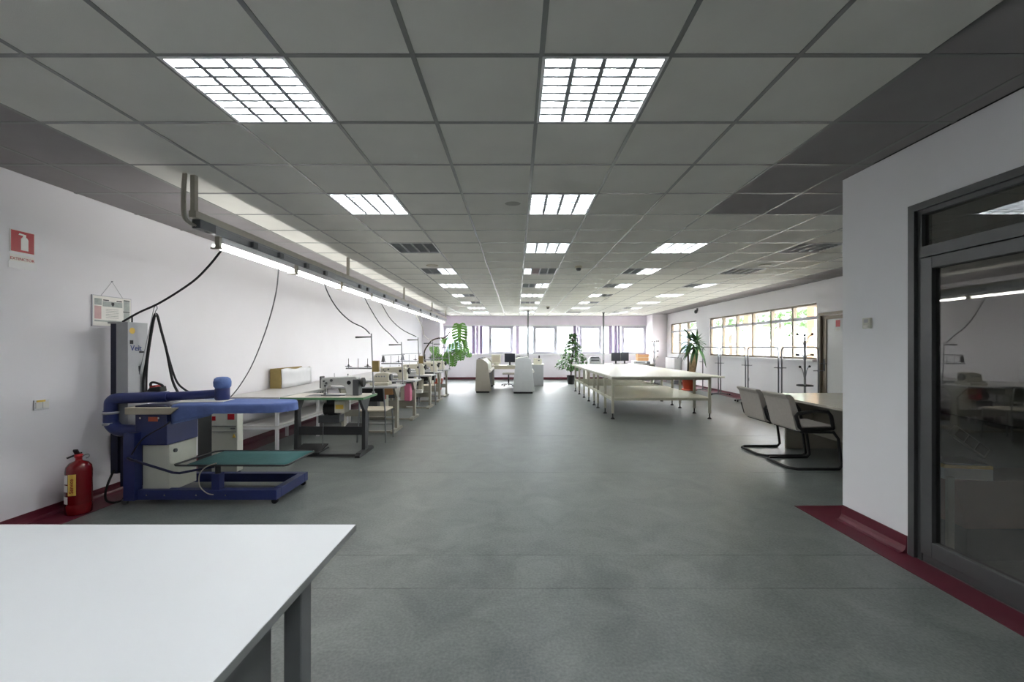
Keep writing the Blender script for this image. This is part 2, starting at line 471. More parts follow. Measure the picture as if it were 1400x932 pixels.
# recessed luminaires
colname = {-3: 'left', 0: 'middle', 3: 'right', 6: 'far right'}
def luminaire_meshes():
    d = {}
    m = MB(); a = .296; w = .016
    m.box(-a, a, -a, -a+w, -.002, .006).box(-a, a, a-w, a, -.002, .006).box(-a, -a+w, -a+w, a-w, -.002, .006).box(a-w, a, -a+w, a-w, -.002, .006)
    d['frame'] = m.build('frame', 'white_paint')
    m = MB().box(-.288, .288, -.288, .288, .100, .105)
    m.box(-.290, -.286, -.288, .288, .004, .1).box(.286, .290, -.288, .288, .004, .1).box(-.286, .286, -.290, -.286, .004, .1).box(-.286, .286, .286, .290, .004, .1)
    d['housing'] = m.build('housing', 'reflector')
    d['divider'] = MB().prism([(-.011, .001), (.011, .001), (.002, .1), (-.002, .1)], 'y', -.28, .28).build('divider', 'louvre')
    d['blade'] = MB().prism([(-.008, .002), (.008, .002), (.001, .030), (-.001, .030)], 'x', -.279, .279).build('louvre_blade', 'louvre')
    m = MB()
    for q in range(7): m.prism([(-.21 + q*.07 - .008, .002), (-.21 + q*.07 + .008, .002), (-.21 + q*.07 + .001, .030), (-.21 + q*.07 - .001, .030)], 'x', -.279, .279)
    d['louvre'] = m.build('louvre', 'louvre')
    for key, mm in (('1', 'tube_on'), ('0', 'tube_off'), ('r', 'tube_red')):
        d[key] = MB().cyl((0, -.275, 0), (0, .275, 0), .013, 10).build('fluorescent_tube', mm)
    return d
LM = luminaire_meshes()
lmesh = {k: o.data for k, o in LM.items()}
for o in LM.values(): bpy.data.objects.remove(o)
def child(name, me, parent, loc=(0,0,0)):
    o = bpy.data.objects.new(name, me); COL.objects.link(o); o.parent = parent; o.location = loc
    return o
colrows = {}
for (k, n) in sorted(LIGHTS, key=lambda q: (q[0], q[1])):
    pat = LIGHTS[(k, n)]
    if n < 0: nm = 'added as unseen fill just above the camera' if n == -3 else 'added as unseen fill behind the camera'
    else:
        colrows[k] = colrows.get(k, -1) + 1
        nm = ORD[colrows[k]] + ' from the front'
    state = {'1111': 'fully lit', '0000': 'unlit', '0011': 'right half lit', '1100': 'left half lit', '0001': 'only right tube lit', '1r00': 'only left tube lit'}[pat]
    L = thing('ceiling_light', f'recessed ceiling light, {state}, {nm} in the {colname[k]} row', 'ceiling light', (GX + .6*k + .3, GY + .6*n + .3, CEIL), 'recessed ceiling lights')
    child('frame', lmesh['frame'], L); child('housing', lmesh['housing'], L)
    for q in (-.144, 0, .144): child('divider', lmesh['divider'], L, (q, 0, 0))
    if n <= 6:
        for q in range(7): child('louvre_blade', lmesh['blade'], L, (0, -.21 + q*.07, 0))
    else: child('louvre', lmesh['louvre'], L)
    for q in range(4): child('fluorescent_tube', lmesh[pat[q]], L, (-.216 + .144*q, 0, .046))

# ceiling fittings
def disc(px, py, name, label, cat, col, r):
    d = 797.8 / (YV - py); c = Vector((X(px, d), d, CEIL))
    t = thing(name, label, cat, c)
    return t, c
for px, py, wh in ((591, 363, 'left of the middle'), (1046, 362, 'over the right side')):
    t, c = disc(px, py, 'ceiling_speaker', f'round beige ceiling speaker {wh} of the hall', 'speaker', 'tan', .1)
    MB().lathe(c, [(.10, .004), (.10, -.008), (.085, -.012)], 20).build('rim', 'tan', t)
    MB().lathe(c, [(.083, -.009), (.05, -.014), (0, -.015)], 20).build('grille', 'beige_metal', t)
for px, py, wh in ((791, 364, 'nearer'), (749, 419, 'farther')):
    t, c = disc(px, py, 'smoke_detector', f'small dark smoke detector hanging from ceiling, {wh} of the two', 'smoke detector', 'tan', .1)
    MB().lathe(c, [(.06, .004), (.06, -.02), (.05, -.03)], 16).build('base', 'tan', t)
    MB().lathe(c, [(.04, -.03), (.045, -.05), (.03, -.075), (0, -.078)], 16).build('sensor_head', 'machine_dark', t)

# far windows: sash + fixed light, five bays
sash = [(606,638),(668,701),(729,761),(792,822),(850,884)]
k18 = YF / F
for i, (a, b) in enumerate(sash):
    x0 = (a - XV)*k18; x1 = (b - XV)*k18
    xe = (sash[i+1][0] - XV)*k18 if i < 4 else x1
    if i == 0: x0 = wx0
    if i == 4: xe = x1 = wx1
    y = YF + .05
    wroot = bpy.data.objects.new(f'window_{i+1}', None); COL.objects.link(wroot); wroot.location = (x0, YF, WZ0); wroot['_base'] = [x0, YF, WZ0]; struct(wroot)
    fr = MB(); t = .05
    fr.box(x0, xe, y, y+.07, WZ0, WZ0+t).box(x0, xe, y, y+.07, WZ1-t, WZ1).box(x0, x0+t, y, y+.07, WZ0+t, WZ1-t).box(x1-t/2, x1+(t/2 if i < 4 else 0), y, y+.07, WZ0+t, WZ1-t)
    fr.build('window_frame', 'alu_grey', wroot)
    s = MB(); q = .075; sx0, sx1, sz0, sz1 = x0+t, x1-t/2, WZ0+t, WZ1-t
    s.box(sx0, sx1, y-.02, y+.04, sz0, sz0+q).box(sx0, sx1, y-.02, y+.04, sz1-q, sz1).box(sx0, sx0+q, y-.02, y+.04, sz0+q, sz1-q).box(sx1-q, sx1, y-.02, y+.04, sz0+q, sz1-q)
    so = s.build('sash', 'alu_grey', wroot)
    MB().box(sx0+.025, sx0+.05, y-.05, y-.02, 1.62, 1.76).build('handle', 'machine_dark', so)
    MB().box(sx0+q, sx1-q, y+.01, y+.016, sz0+q, sz1-q).build('pane', 'pane_clear', so)
    if i < 4: MB().box(x1+t/2, xe, y+.03, y+.036, WZ0+t, WZ1-t).build('pane', 'pane_clear', wroot)
struct(MB().box(-3.16, 5.63, YF-.14, YF+.05, WZ0-.04, WZ0).build('trim_4', 'white_paint'))
va = MB().box(-3.158, 5.628, YF-.06, YF-.001, WZ1+.03, CEIL-.002).build('trim_5', 'lavender'); struct(va)
MB().box(-3.158, 5.628, YF-.075, YF-.06, WZ1+.0, WZ1+.03).build('blind_rail', 'white_paint', va)
bl = [([(645,650,'d'),(650.5,655,'p'),(655.5,660,'d')], 'left of the beige plotter'), ([(705,710,'p')], 'above the white plotter'), ([(783.5,788,'d'),(788.5,791,'p')], 'behind the ficus'), ([(832,837,'d'),(837.5,839,'p'),(839.5,844,'d'),(844.5,847.5,'d')], 'above the two monitors')]
for strips, wh in bl:
    yb = YF - .085
    t = thing('vertical_blind', f'stack of lavender vertical blind strips {wh}', 'blind', (X(strips[0][0], yb), yb, WZ0+.02))
    for a, b, c in strips:
        x0, x1 = X(a, yb), X(b, yb); n = 4; mm = MB(); vs = []
        for q in range(n+1):
            xx = x0 + (x1-x0)*q/n; yy = yb - .018 + .016*math.sin(PI*q/n)
            vs += [(xx, yy, WZ0+.02), (xx, yy, WZ1-.005), (xx, yy+.004, WZ0+.02), (xx, yy+.004, WZ1-.005)]
        fs = []
        for q in range(n):
            o = 4*q; fs += [(o, o+4, o+5, o+1), (o+2, o+3, o+7, o+6), (o, o+2, o+6, o+4), (o+1, o+5, o+7, o+3)]
        fs += [(0,1,3,2), (4*n, 4*n+2, 4*n+3, 4*n+1)]
        mm.add(vs, fs).build('strip', 'blind_lavender' if c == 'd' else 'blind_pale', t)

# right windows
def ribbon(idx, ya, yb, bays, sill_label=None):
    x = XR + .04
    r = bpy.data.objects.new(f'window_{idx}', None); COL.objects.link(r); r.location = (XR, ya, RZ0); r['_base'] = [XR, ya, RZ0]; struct(r)
    t = .045; zt = 2.02
    m = MB(); m.box(x, x+.07, ya, yb, RZ0, RZ0+t).box(x, x+.07, ya, yb, RZ1-t, RZ1).box(x, x+.07, ya, ya+t, RZ0+t, RZ1-t).box(x, x+.07, yb-t, yb, RZ0+t, RZ1-t)
    m.build('window_frame', 'bronze_frame', r)
    w = (yb - ya) / bays
    for i in range(1, bays):
        y = ya + w*i
        MB().box(x-.01, x+.07, y-.03, y+.03, RZ0+t, RZ1-t).build('mullion', 'bronze_frame', r)
    MB().box(x-.005, x+.065, ya+t, yb-t, zt-.035, zt+.035).build('transom', 'alu_grey', r)
    for i in range(bays):
        a, b = ya + w*i + .03, ya + w*(i+1) - .03
        MB().box(x+.03, x+.036, a, b, RZ0+t, zt-.035).build('pane', 'pane_clear', r)
        MB().box(x+.03, x+.036, a, b, zt+.035, RZ1-t).build('pane', 'pane_clear', r)
    MB().box(XR-.10, XR+.04, ya-.02, yb+.02, RZ0-.04, RZ0).build('window_sill', 'white_paint', r)
ribbon(6, 14.90, 17.40, 3); ribbon(7, 8.93, 13.90, 6)

# door in the right wall
r = bpy.data.objects.new('door_1', None); COL.objects.link(r); r.location = (XR, 8.33, 0); r['_base'] = [XR, 8.33, 0]; struct(r)
m = MB().box(XR-.02, XR+.10, 8.80, 8.86, 0, 2.10).box(XR-.02, XR+.10, 7.80, 7.86, 0, 2.10).box(XR-.02, XR+.10, 7.86, 8.80, 2.04, 2.10)
m.build('door_frame', 'bronze_frame', r)
m = MB().box(XR+.02, XR+.07, 8.68, 8.795, .01, 2.035).box(XR+.02, XR+.07, 7.865, 7.97, .01, 2.035).box(XR+.02, XR+.07, 7.97, 8.68, 1.96, 2.035).box(XR+.02, XR+.07, 7.97, 8.68, .01, .2)
lf = m.build('door_leaf', 'bronze_frame', r)
MB().box(XR+.035, XR+.05, 7.97, 8.68, .2, 1.96).build('door_panel', 'door_white', r)
MB().box(XR+.012, XR+.02, 8.72, 8.76, .92, 1.16).cyl((XR+.02, 8.74, 1.07), (XR-.04, 8.74, 1.07), .009, 8).beam((XR-.04, 8.75, 1.07), (XR-.04, 8.60, 1.07), .018, .018).build('handle', 'black', lf)
t = thing('door_sign', 'small red and white sign on the white door panel', 'sign', (XR+.033, 8.40, 1.80))
MB().box(XR+.031, XR+.035, 8.33, 8.44, 1.80, 1.93).build('red_panel', 'red', t); MB().box(XR+.031, XR+.035, 8.33, 8.46, 1.72, 1.79).build('white_panel', 'paper', t)

# glazed door of the partitioned room
r = bpy.data.objects.new('door_2', None); COL.objects.link(r); r.location = (BX, 2.3, 0); r['_base'] = [BX, 2.3, 0]; struct(r)
xa, xb = BX - .012, BX + .09
m = MB().box(xa, xb, DY1-.045, DY1, 0, DZ).box(xa, xb, DY0, DY0+.045, 0, DZ).box(xa, xb, DY0+.045, DY1-.045, DZ-.045, DZ)
m.box(BX+.012, BX+.08, DY1-.075, DY1-.045, 0, DZ-.045).box(BX+.012, BX+.08, DY0+.045, DY0+.075, 0, DZ-.045).box(BX+.012, BX+.08, DY0+.075, DY1-.075, DZ-.075, DZ-.045)
m.build('door_frame', 'frame_dark', r)
MB().box(BX-.004, BX+.08, DY0+.075, DY1-.075, 1.985, 2.055).build('transom', 'frame_dark', r)
MB().box(BX+.035, BX+.041, DY0+.075, DY1-.075, 2.055, DZ-.075).build('pane', 'pane_tinted', r)
ya, yb = DY0+.080, DY1-.080; w = .075
m = MB().box(BX+.0, BX+.06, yb-w, yb, .055, 1.98).box(BX+.0, BX+.06, ya, ya+w, .055, 1.98).box(BX+.0, BX+.06, ya+w, yb-w, 1.98-w, 1.98).box(BX+.0, BX+.06, ya+w, yb-w, .055, .055+.095)
lf = m.build('door_leaf', 'frame_dark', r, bevel=.003)
MB().box(BX+.027, BX+.033, ya+w, yb-w, .15, 1.98-w).build('pane', 'pane_tinted', lf)
MB().box(BX+.015, BX+.06, ya, yb, .004, .05).build('threshold', 'frame_dark', r)
MB().box(BX-.012, BX, ya+.02, ya+.05, .95, 1.2).cyl((BX-.012, ya+.035, 1.1), (BX-.06, ya+.035, 1.1), .01, 8).beam((BX-.06, ya+.03, 1.1), (BX-.06, ya+.16, 1.1), .02, .02).build('handle', 'black', lf)
# store room behind the glass
struct(MB().box(BX+.1, XR, YB, BY-.1, CEIL, CEIL+.1).build('ceiling_store', 'slab'))
# ------------------------------------------------------------------ foreground table
t = thing('work_table', 'large white topped work table in the foreground with grey metal legs', 'table', (-1.55, .98, 0))
tt = MB().box(-2.60, -.590, .36, 1.580, .727, .750).build('table_top', 'table_white', t, bevel=.002)
MB().box(-.590, -.5885, .36, 1.580, .7275, .7495).box(-2.6, -.59, 1.580, 1.5815, .7275, .7495).build('edge_band', 'edge_grey', tt)
for lx in (-.672, -2.52):
    for ly in (1.245, .45):
        MB().box(lx-.002, lx+.050, ly, ly+.062, 0, .727).build('leg', 'leg_grey', t, bevel=.004)
    MB().box(lx-.045, lx-.006, .45, 1.19, .06, .727).build('side_panel', 'leg_grey', t)
MB().box(-2.5, -.68, 1.0, 1.02, .45, .70).build('modesty_panel', 'leg_grey', t)

# ------------------------------------------------------------------ left wall things
def wall_y(px): return -XL * F / (XV - px)
xw = XL + .004
y0, y1 = wall_y(13), wall_y(47); zc = 2.228
t = thing('fire_sign', 'red square fire extinguisher sign on the left wall', 'sign', (XL, (y0+y1)/2, zc-.09))
MB().box(XL, xw, y0, y1, zc-.088, zc+.088).build('plate', 'paper', t)
MB().box(xw, xw+.001, y0+.006, y1-.006, zc-.082, zc+.082).build('red_field', 'red', t)
yc = (y0+y1)/2 + .012
body = [(-.026,-.065),(.026,-.065),(.026,.022),(.016,.038),(-.016,.038),(-.026,.022)]
m = MB().prism([(yc+a, zc+b) for a, b in body], 'x', xw+.001, xw+.002)
m.prism([(yc-.012, zc+.038), (yc+.010, zc+.038), (yc+.010, zc+.060), (yc-.036, zc+.066), (yc-.042, zc+.052), (yc-.012, zc+.050)], 'x', xw+.001, xw+.002)
m.build('pictogram', 'paper', t)
y0, y1 = wall_y(11), wall_y(50)
t = thing('text_sign', 'white paper sign with red lettering under the red square sign', 'sign', (XL, (y0+y1)/2, 2.02))
MB().box(XL, XL+.002, y0+.01, y1-.02, 2.06, 2.125).build('card', 'paper', t)
MB().box(XL, XL+.0025, y0, y1, 2.015, 2.07).build('strip', 'white_paint', t)
text('lettering', 'EXTINCTOR', .030, 'red', t, (XL+.003, (y0+y1)/2-.004, 2.090), (PI/2, 0, PI/2))
# framed notice
y0, y1 = 3.945, 4.345; z0, z1 = 1.595, 1.885
t = thing('framed_notice', 'framed notice with coloured panels hung from a nail on the left wall', 'picture', (XL, (y0+y1)/2, z0))
MB().box(XL, XL+.012, y0, y1, z0, z1).build('frame', 'alu_grey', t)
MB().box(XL+.012, XL+.013, y0+.006, y1-.006, z0+.006, z1-.006).build('sheet', 'paper', t)
m1, m2, m3 = MB(), MB(), MB()
xx = XL + .013
m2.box(xx, xx+.001, y0+.02, y0+.085, z0+.07, z0+.19)
m1.box(xx, xx+.001, y0+.02, y0+.09, z0+.2, z1-.03).box(xx, xx+.001, y1-.085, y1-.02, z0+.16, z1-.02).box(xx, xx+.001, y1-.085, y1-.02, z0+.05, z0+.15).box(xx, xx+.001, y0+.1, y1-.1, z1-.10, z1-.05).box(xx, xx+.001, y0+.02, y1-.1, z0+.045, z0+.06)
m3.box(xx, xx+.0015, y0+.105, y0+.16, z1-.045, z1-.035).box(xx, xx+.0015, y1-.16, y1-.105, z1-.045, z1-.035).box(xx, xx+.0015, y1-.085, y1-.02, z1-.028, z1-.02).box(xx, xx+.0015, y1-.09, y1-.02, z0+.15, z0+.158)
m3.prism([((y0+y1)/2+a, z1-.075+b) for a, b in ((-.014,.018),(.014,.018),(.014,-.004),(0,-.02),(-.014,-.004))], 'x', xx+.001, xx+.002)
for r_ in range(6): m3.box(xx, xx+.0012, y0+.13, y1-.14, z0+.085+r_*.016, z0+.087+r_*.016)
m1.build('print_grey', 'paper_grey', t); m2.build('print_pink', 'paper_pink', t); m3.build('print_dark', 'ink_dark', t)
yc = (y0+y1)/2
MB().tube([(XL+.006, y0+.09, z1), (XL+.006, yc, 2.03), (XL+.006, y1-.09, z1)], .0016, 5).build('string', 'steel', t)
MB().cyl((XL, yc, 2.03), (XL+.014, yc, 2.032), .004, 8).build('nail', 'steel', t)
# sockets
def plate(name, label, y, z, w, h, cat='switch', m='white_paint'):
    t = thing(name, label, cat, (XL, y, z-h/2))
    MB().box(XL, XL+.010, y-w/2, y+w/2, z-h/2, z+h/2).build('cover_plate', m, t, bevel=.003)
    for s in (-1, 1): MB().box(XL+.010, XL+.015, y+s*w*.23-w*.19, y+s*w*.23+w*.19, z-h*.34, z+h*.25).build('rocker', 'paper', t)
    MB().box(XL+.010, XL+.013, y-w*.35, y+w*.2, z+h*.28, z+h*.46).build('tag', 'yellow', t)
    return t
plate('wall_switch', 'white double wall switch with yellow tag on the left wall', 3.53, .93, .115, .082)
tag(MB().box(XL, XL+.03, 4.13, 4.20, .36, .56).build('wall_duct', 'tan', bevel=.004, origin=(XL, 4.16, .36)), 'short tan cable duct on wall behind the blue ironing table', 'cable duct')
# extinguisher
ex = Vector((-3.70, 3.64, .003))
t = thing('fire_extinguisher', 'red fire extinguisher standing on the floor by the left wall', 'fire extinguisher', ex)
R = .086
MB().lathe(ex, [(R*.92, 0), (R, .005), (R, .075), (R*.96, .082), (R*.96, .088), (R, .095), (R, .36), (R*.93, .395), (R*.68, .425), (R*.3, .44), (.022, .445)], 28).build('cylinder', 'red_gloss', t)
MB().lathe(ex, [(.022, .44), (.022, .465), (.028, .468), (.028, .49), (.018, .495)], 14).build('valve', 'red', t)
m = MB().beam(ex + Vector((-.01, 0, .49)), ex + Vector((.0, -.03, .535)), .03, .014).beam(ex + Vector((-.005, .03, .50)), ex + Vector((-.05, -.05, .47)), .022, .01)
m.build('lever', 'black', t)
MB().tube([ex + Vector((.02, 0, .475)), ex + Vector((.06, .02, .49)), ex + Vector((.075, .01, .47)), ex + Vector((.06, 0, .46))], .004, 6, 5).build('safety_ring', 'steel', t)
def curved_label(a0, a1, z0, z1, name, m, rr):
    n = 8; vs = []
    for q in range(n+1):
        a = math.radians(a0 + (a1-a0)*q/n); c, s_ = math.cos(a), math.sin(a)
        for r in (rr, rr+.0012): vs += [(ex.x + c*r, ex.y + s_*r, z0), (ex.x + c*r, ex.y + s_*r, z1)]
    fs = []
    for q in range(n):
        o = 4*q; fs += [(o,o+4,o+5,o+1),(o+2,o+3,o+7,o+6),(o,o+2,o+6,o+4),(o+1,o+5,o+7,o+3)]
    return MB().add(vs, fs, False).build(name, m, t)
curved_label(-92, -56, .17, .345, 'yellow_label', 'yellow', R)
curved_label(-130, -95, .10, .16, 'white_label', 'paper', R); curved_label(-130, -95, .20, .255, 'white_label', 'paper', R); curved_label(-130, -95, .265, .34, 'white_label', 'paper', R)
aa = math.radians(-74)
text('lettering', 'Service', .042, 'red', t, (ex.x + math.cos(aa)*(R+.003), ex.y + math.sin(aa)*(R+.003), .25), (PI/2, -PI/2, aa + PI/2))

# ------------------------------------------------------------------ suspended power rail with batten lamps
rx = -2.545
t = thing('power_rail', 'suspended beige power rail hung from the ceiling along the left side', 'power rail', (rx, 9.4, 2.33))
MB().box(rx-.03, rx+.03, 3.38, 15.6, 2.42, 2.475).build('channel', 'beige_metal', t, bevel=.003)
MB().box(rx-.022, rx+.022, 3.50, 15.6, 2.347, 2.412).box(rx-.03, rx+.03, 3.52, 15.6, 2.405, 2.42).build('busbar', 'steel', t)
MB().box(rx-.034, rx+.034, 3.42, 3.60, 2.347, 2.418).build('feed_box', 'machine_dark', t, bevel=.004)
for hy in (3.40, 6.51, 9.76, 13.0, 15.5):
    MB().box(rx-.018, rx+.018, hy-.018, hy+.018, 2.475, CEIL).build('hanger', 'beige_metal', t)
for q in (-.032, -.052):
    MB().tube([(rx+q, 3.36, CEIL), (rx+q-.006, 3.355, 2.62), (rx+q, 3.35, 2.44), (rx+q+.012, 3.37, 2.385), (rx+q+.03, 3.43, 2.365)], .009, 8, 6).build('conduit', 'beige_metal', t)
for sy in (4.12, 4.58, 5.15, 5.66, 6.9, 7.27, 8.2, 9.0, 10.0, 11.3, 12.6, 13.6):
    MB().box(rx+.022, rx+.052, sy-.035, sy+.035, 2.348, 2.40).build('socket', 'machine_dark', t)
for i in range(9):
    ya = 3.66 + 1.29*i; yb = ya + 1.25
    L = thing('batten_lamp', f'lit fluorescent batten lamp under the power rail, {ORD[i]} from the front', 'lamp', (rx, ya, 2.33), 'batten lamps under the power rail')
    MB().prism([(rx-.024, 2.340), (rx+.028, 2.340), (rx+.032, 2.300), (rx+.032, 2.288), (rx-.024, 2.290)], 'y', ya+.03, yb-.03).build('ballast_body', 'white_paint', L)
    for yy in (ya+.014, yb-.0):
        MB().box(rx-.020, rx+.020, yy-.014, yy+.014, 2.250, 2.342).obox((rx-.015, yy, 2.244), (.085, .03, .014), Matrix.Identity(3)).build('lamp_holder', 'beige_metal', L)
    for s in (-.052, -.004): MB().cyl((rx+s, ya+.03, 2.268), (rx+s, yb-.016, 2.268), .0135, 10).build('fluorescent_tube', 'batten_on', L)

def cord(pts, r, label, m='rubber'):
    o = MB().tube(pts, r, 6, 7).build('cord', m, origin=pts[-1])
    return tag(o, label, 'cord')
cord([P(302,343,3.70), P(285,364,3.76), P(262,386,3.83), P(220,413,3.93), P(190,427,4.0), P(168,439.5,4.06)], .009, 'thick black cord from the rail to the grey ironing tower')
cord([P(381,366,4.58), P(377,402,4.7), P(364,450,4.9), P(345,498,5.2), P(328,527,5.45), P(315,543,5.62)], .007, 'grey cord hanging from the rail to the long wall worktable', 'leg_grey')
cord([P(441,372,5.66), P(446,395,5.67), P(460,420,5.70), P(478,438,5.75), P(497,448,5.82), P(505.5,456,5.86)], .008, 'cord curving from rail to the nearest thread stand', 'iron_dark')
cord([P(497,398,7.27), P(500.5,411,7.28), P(519.7,443,7.32), P(535,458.5,7.38), P(544.2,469,7.42)], .008, 'cord curving from rail to the second thread stand', 'iron_dark')
cord([P(519,409,8.2), P(523.6,419,8.25), P(535,437,8.35), P(550.6,450.8,8.5), P(569,460,8.66)], .008, 'cord curving from rail to the third thread stand', 'iron_dark')
cord([P(567,428,10.8), P(576.7,445,10.6), P(580,458,10.5), P(590.3,466.4,10.2)], .007, 'thin cord curving from rail to the fourth thread stand', 'beige_metal')

# ------------------------------------------------------------------ ironing table
t = thing('ironing_table', 'blue vacuum ironing table with grey cabinet and padded board', 'ironing table', (-2.9, 4.1, 0))
m = MB().box(-3.45, -2.13, 3.82, 3.90, .045, .13).box(-3.45, -2.13, 4.33, 4.40, .045, .13).box(-2.20, -2.13, 3.90, 4.33, .045, .13).box(-3.45, -3.37, 3.90, 4.33, .045, .13)
bf = m.build('base_frame', 'navy', t, bevel=.004)
for px in (-3.28, -3.12, -2.84, -2.58): MB().cyl((px, 3.82, .088), (px, 3.815, .088), .008, 8).build('bolt', 'chrome', bf)
for cx, cy in ((-3.49, 3.84), (-2.165, 3.86), (-2.165, 4.37), (-3.42, 4.37)):
    MB().cyl((cx, cy-.012, .026), (cx, cy+.012, .026), .026, 12).build('caster', 'steel' if cx < -3.48 else 'rubber', t)
MB().box(-3.465, -3.365, 3.79, 3.87, .045, .64).build('post', 'navy', t, bevel=.004)
cb = MB().box(-3.36, -3.12, 3.87, 4.20, .10, .52).build('cabinet', 'panel_cream', t, bevel=.004)
MB().cyl((-3.12, 3.93, .46), (-3.105, 3.93, .46), .018, 10).build('lock', 'machine_dark', cb)
MB().box(-3.42, -3.135, 3.86, 4.24, .52, .80).build('body', 'navy', t, bevel=.006)
MB().prism([(-3.46, .805), (-3.06, .805), (-2.99, .865), (-3.46, .865)], 'y', 3.80, 4.28).build('suction_box', 'tan', t, bevel=.004)
MB().box(-3.40, -3.10, 3.84, 4.20, .866, .878).build('iron_mat', 'navy_dark', t)
o_ = MB().box(-3.30, -3.215, 3.857, 3.86, .735, .775).build('warning_label', 'orange_label', t); o_['label'] = 'orange warning label'
for bx in (-3.37, -3.205): MB().cyl((bx, 3.86, .765), (bx, 3.854, .765), .009, 8).build('bolt', 'chrome', t)
# padded board
out = []
for q in range(25):
    u = q/24
    if u <= .72: x = -3.06 + (.80)*u/.72; hw = .235 - .045*(u/.72)**2
    else:
        a = (u-.72)/.28*PI/2; x = -2.26 + .18*math.sin(a); hw = .19*math.cos(a)
    out.append((x, hw))
ring = [(x, 4.05-hw) for x, hw in out] + [(x, 4.05+hw) for x, hw in reversed(out[:-1])]
n = len(ring); vs = []
def zb(x): return .715 + .095*min(1, max(0, (x+3.06)/.35))**.6
for (x, y) in ring: vs.append((x*.985-.038, 4.05+(y-4.05)*.95, .892))
for (x, y) in ring: vs.append((x, y, .875))
for i, (x, y) in enumerate(ring):
    wv = .008*math.sin(i*2.4); vs.append((x+.004, y + (wv if y < 4.05 else -wv), zb(x)))
fs = [tuple(range(n))] + [(i, n+i, n+(i+1) % n, (i+1) % n) for i in range(n)] + [(n+i, 2*n+i, 2*n+(i+1) % n, n+(i+1) % n) for i in range(n)]
o_ = MB().add(vs, fs, True).build('board_cover', 'blue_cloth', t)
for p in o_.data.polygons:
    if len(p.vertices) > 4: p.use_smooth = False
MB().prism([(x*.97-.07, 4.05+(y-4.05)*.9) for x, y in ring], 'z', .84, .87).build('board', 'tan', t)
MB().obox((-2.93, 4.05, .897), (.42, .2, .003), Matrix.Rotation(.12, 3, 'Z')).build('pressing_sheet', 'paper', t)
# suction pipe and swing arm
pr = [(-3.42, 3.95, .635), (-3.56, 3.95, .635), (-3.655, 3.95, .645), (-3.715, 3.95, .70), (-3.72, 3.95, .76), (-3.72, 3.95, .82)]
MB().tube(pr, .056, 14, 4).build('elbow_pipe', 'navy_pipe', t)
MB().tube([(-3.72, 3.95, .80), (-3.72, 3.95, .865), (-3.712, 3.95, .905), (-3.67, 3.955, .928), (-3.55, 3.97, .932), (-3.25, 4.02, .938)], .050, 14, 4).build('elbow_pipe', 'navy_pipe', t)
MB().tube([(-3.27, 4.017, .938), (-2.95, 4.08, .952), (-2.80, 4.10, .962)], .042, 12, 3).build('swing_arm', 'navy', t)
for z in (.70, .80): MB().lathe((-3.72, 3.95, z), [(.058, -.012), (.060, -.012), (.060, .012), (.058, .012)], 18).build('pipe_clamp', 'panel_grey', t)
MB().lathe((-2.80, 4.10, .90), [(.055, 0), (.062, .01), (.062, .11), (.05, .12)], 18).build('arm_socket', 'navy', t)
MB().lathe((-2.80, 4.10, 1.0), [(.045, 0), (.06, .012), (.072, .03), (.074, .07), (.066, .10), (.045, .116), (0, .12)], 14).build('padded_buck', 'blue_cloth_light', t)
# tower
MB().box(-3.79, -3.725, 4.02, 4.12, .22, 1.62).build('tower_post', 'navy_dark', t)
tw = MB().box(-3.72, -3.61, 4.0, 4.215, .60, 1.635).box(-3.80, -3.72, 4.0, 4.20, 1.62, 1.635).build('tower_box', 'panel_grey', t, bevel=.003)
text('lettering', 'Veit', .075, 'ink_blue', tw, (-3.6085, 4.085, 1.39), (PI/2, 0, PI/2))
MB().box(-3.61, -3.6085, 4.02, 4.055, 1.43, 1.465).box(-3.61, -3.6085, 4.12, 4.18, 1.345, 1.362).build('printed_mark', 'ink_dark', tw)
MB().prism([(4.045+.03*math.cos(q*PI/6), 1.555+.03*math.sin(q*PI/6)) for q in range(12)], 'x', -3.61, -3.609).build('sticker', 'yellow', tw)
MB().cyl((-3.66, 4.10, 1.63), (-3.66, 4.10, 1.70), .006, 8).build('antenna_rod', 'black', t)
MB().box(-3.70, -3.50, 4.02, 4.10, .10, .56).build('motor_housing', 'navy_dark', t)
# hose holder
MB().tube([P(182,541,4.12), P(179,538,4.12), P(179.5,520,4.12), P(188,519.5,4.12), P(189,516,4.12), P(200,470,4.12), P(210.5,421,4.12)], .0035, 6).build('spring_rod', 'steel', t)
MB().tube([P(188.2,517,4.12), P(190.2,500,4.12)], .009, 8).build('spring', 'machine_dark', t)
MB().tube([P(210.5,421,4.12), P(213,417,4.12), P(215,421,4.12), P(212.5,426,4.12), P(213.5,431,4.12)], .004, 6, 4).build('hook', 'steel', t)
MB().tube([P(197,543,4.15), P(196,520,4.15), P(200,495,4.15), P(206,455,4.14), P(211,432,4.13), P(215,431,4.13), P(220,450,4.14), P(228,480,4.14), P(236,520,4.14), P(245,539,4.13)], .011, 7, 6).build('hose', 'rubber', t)
MB().tube([P(200,543,4.17), P(201,500,4.16), P(208,450,4.15), P(213,430,4.14), P(218,442,4.15), P(231,490,4.16), P(241,520,4.16), P(252,532,4.16), P(266,539,4.14)], .009, 7, 6).build('hose', 'rubber', t)
MB().tube([P(156,642,3.9), P(148,660,3.85), P(144,676,3.84), P(147,685,3.86), P(160,686,3.84), P(170,679,3.88), P(174,650,3.9)], .009, 6, 6).build('power_cable', 'rubber', t)
MB().tube([(-3.41, 3.80, .43), P(195,600,3.76), P(225,582,3.74), (-3.06, 3.80, .74)], .006, 6, 6).build('cable', 'rubber', t)
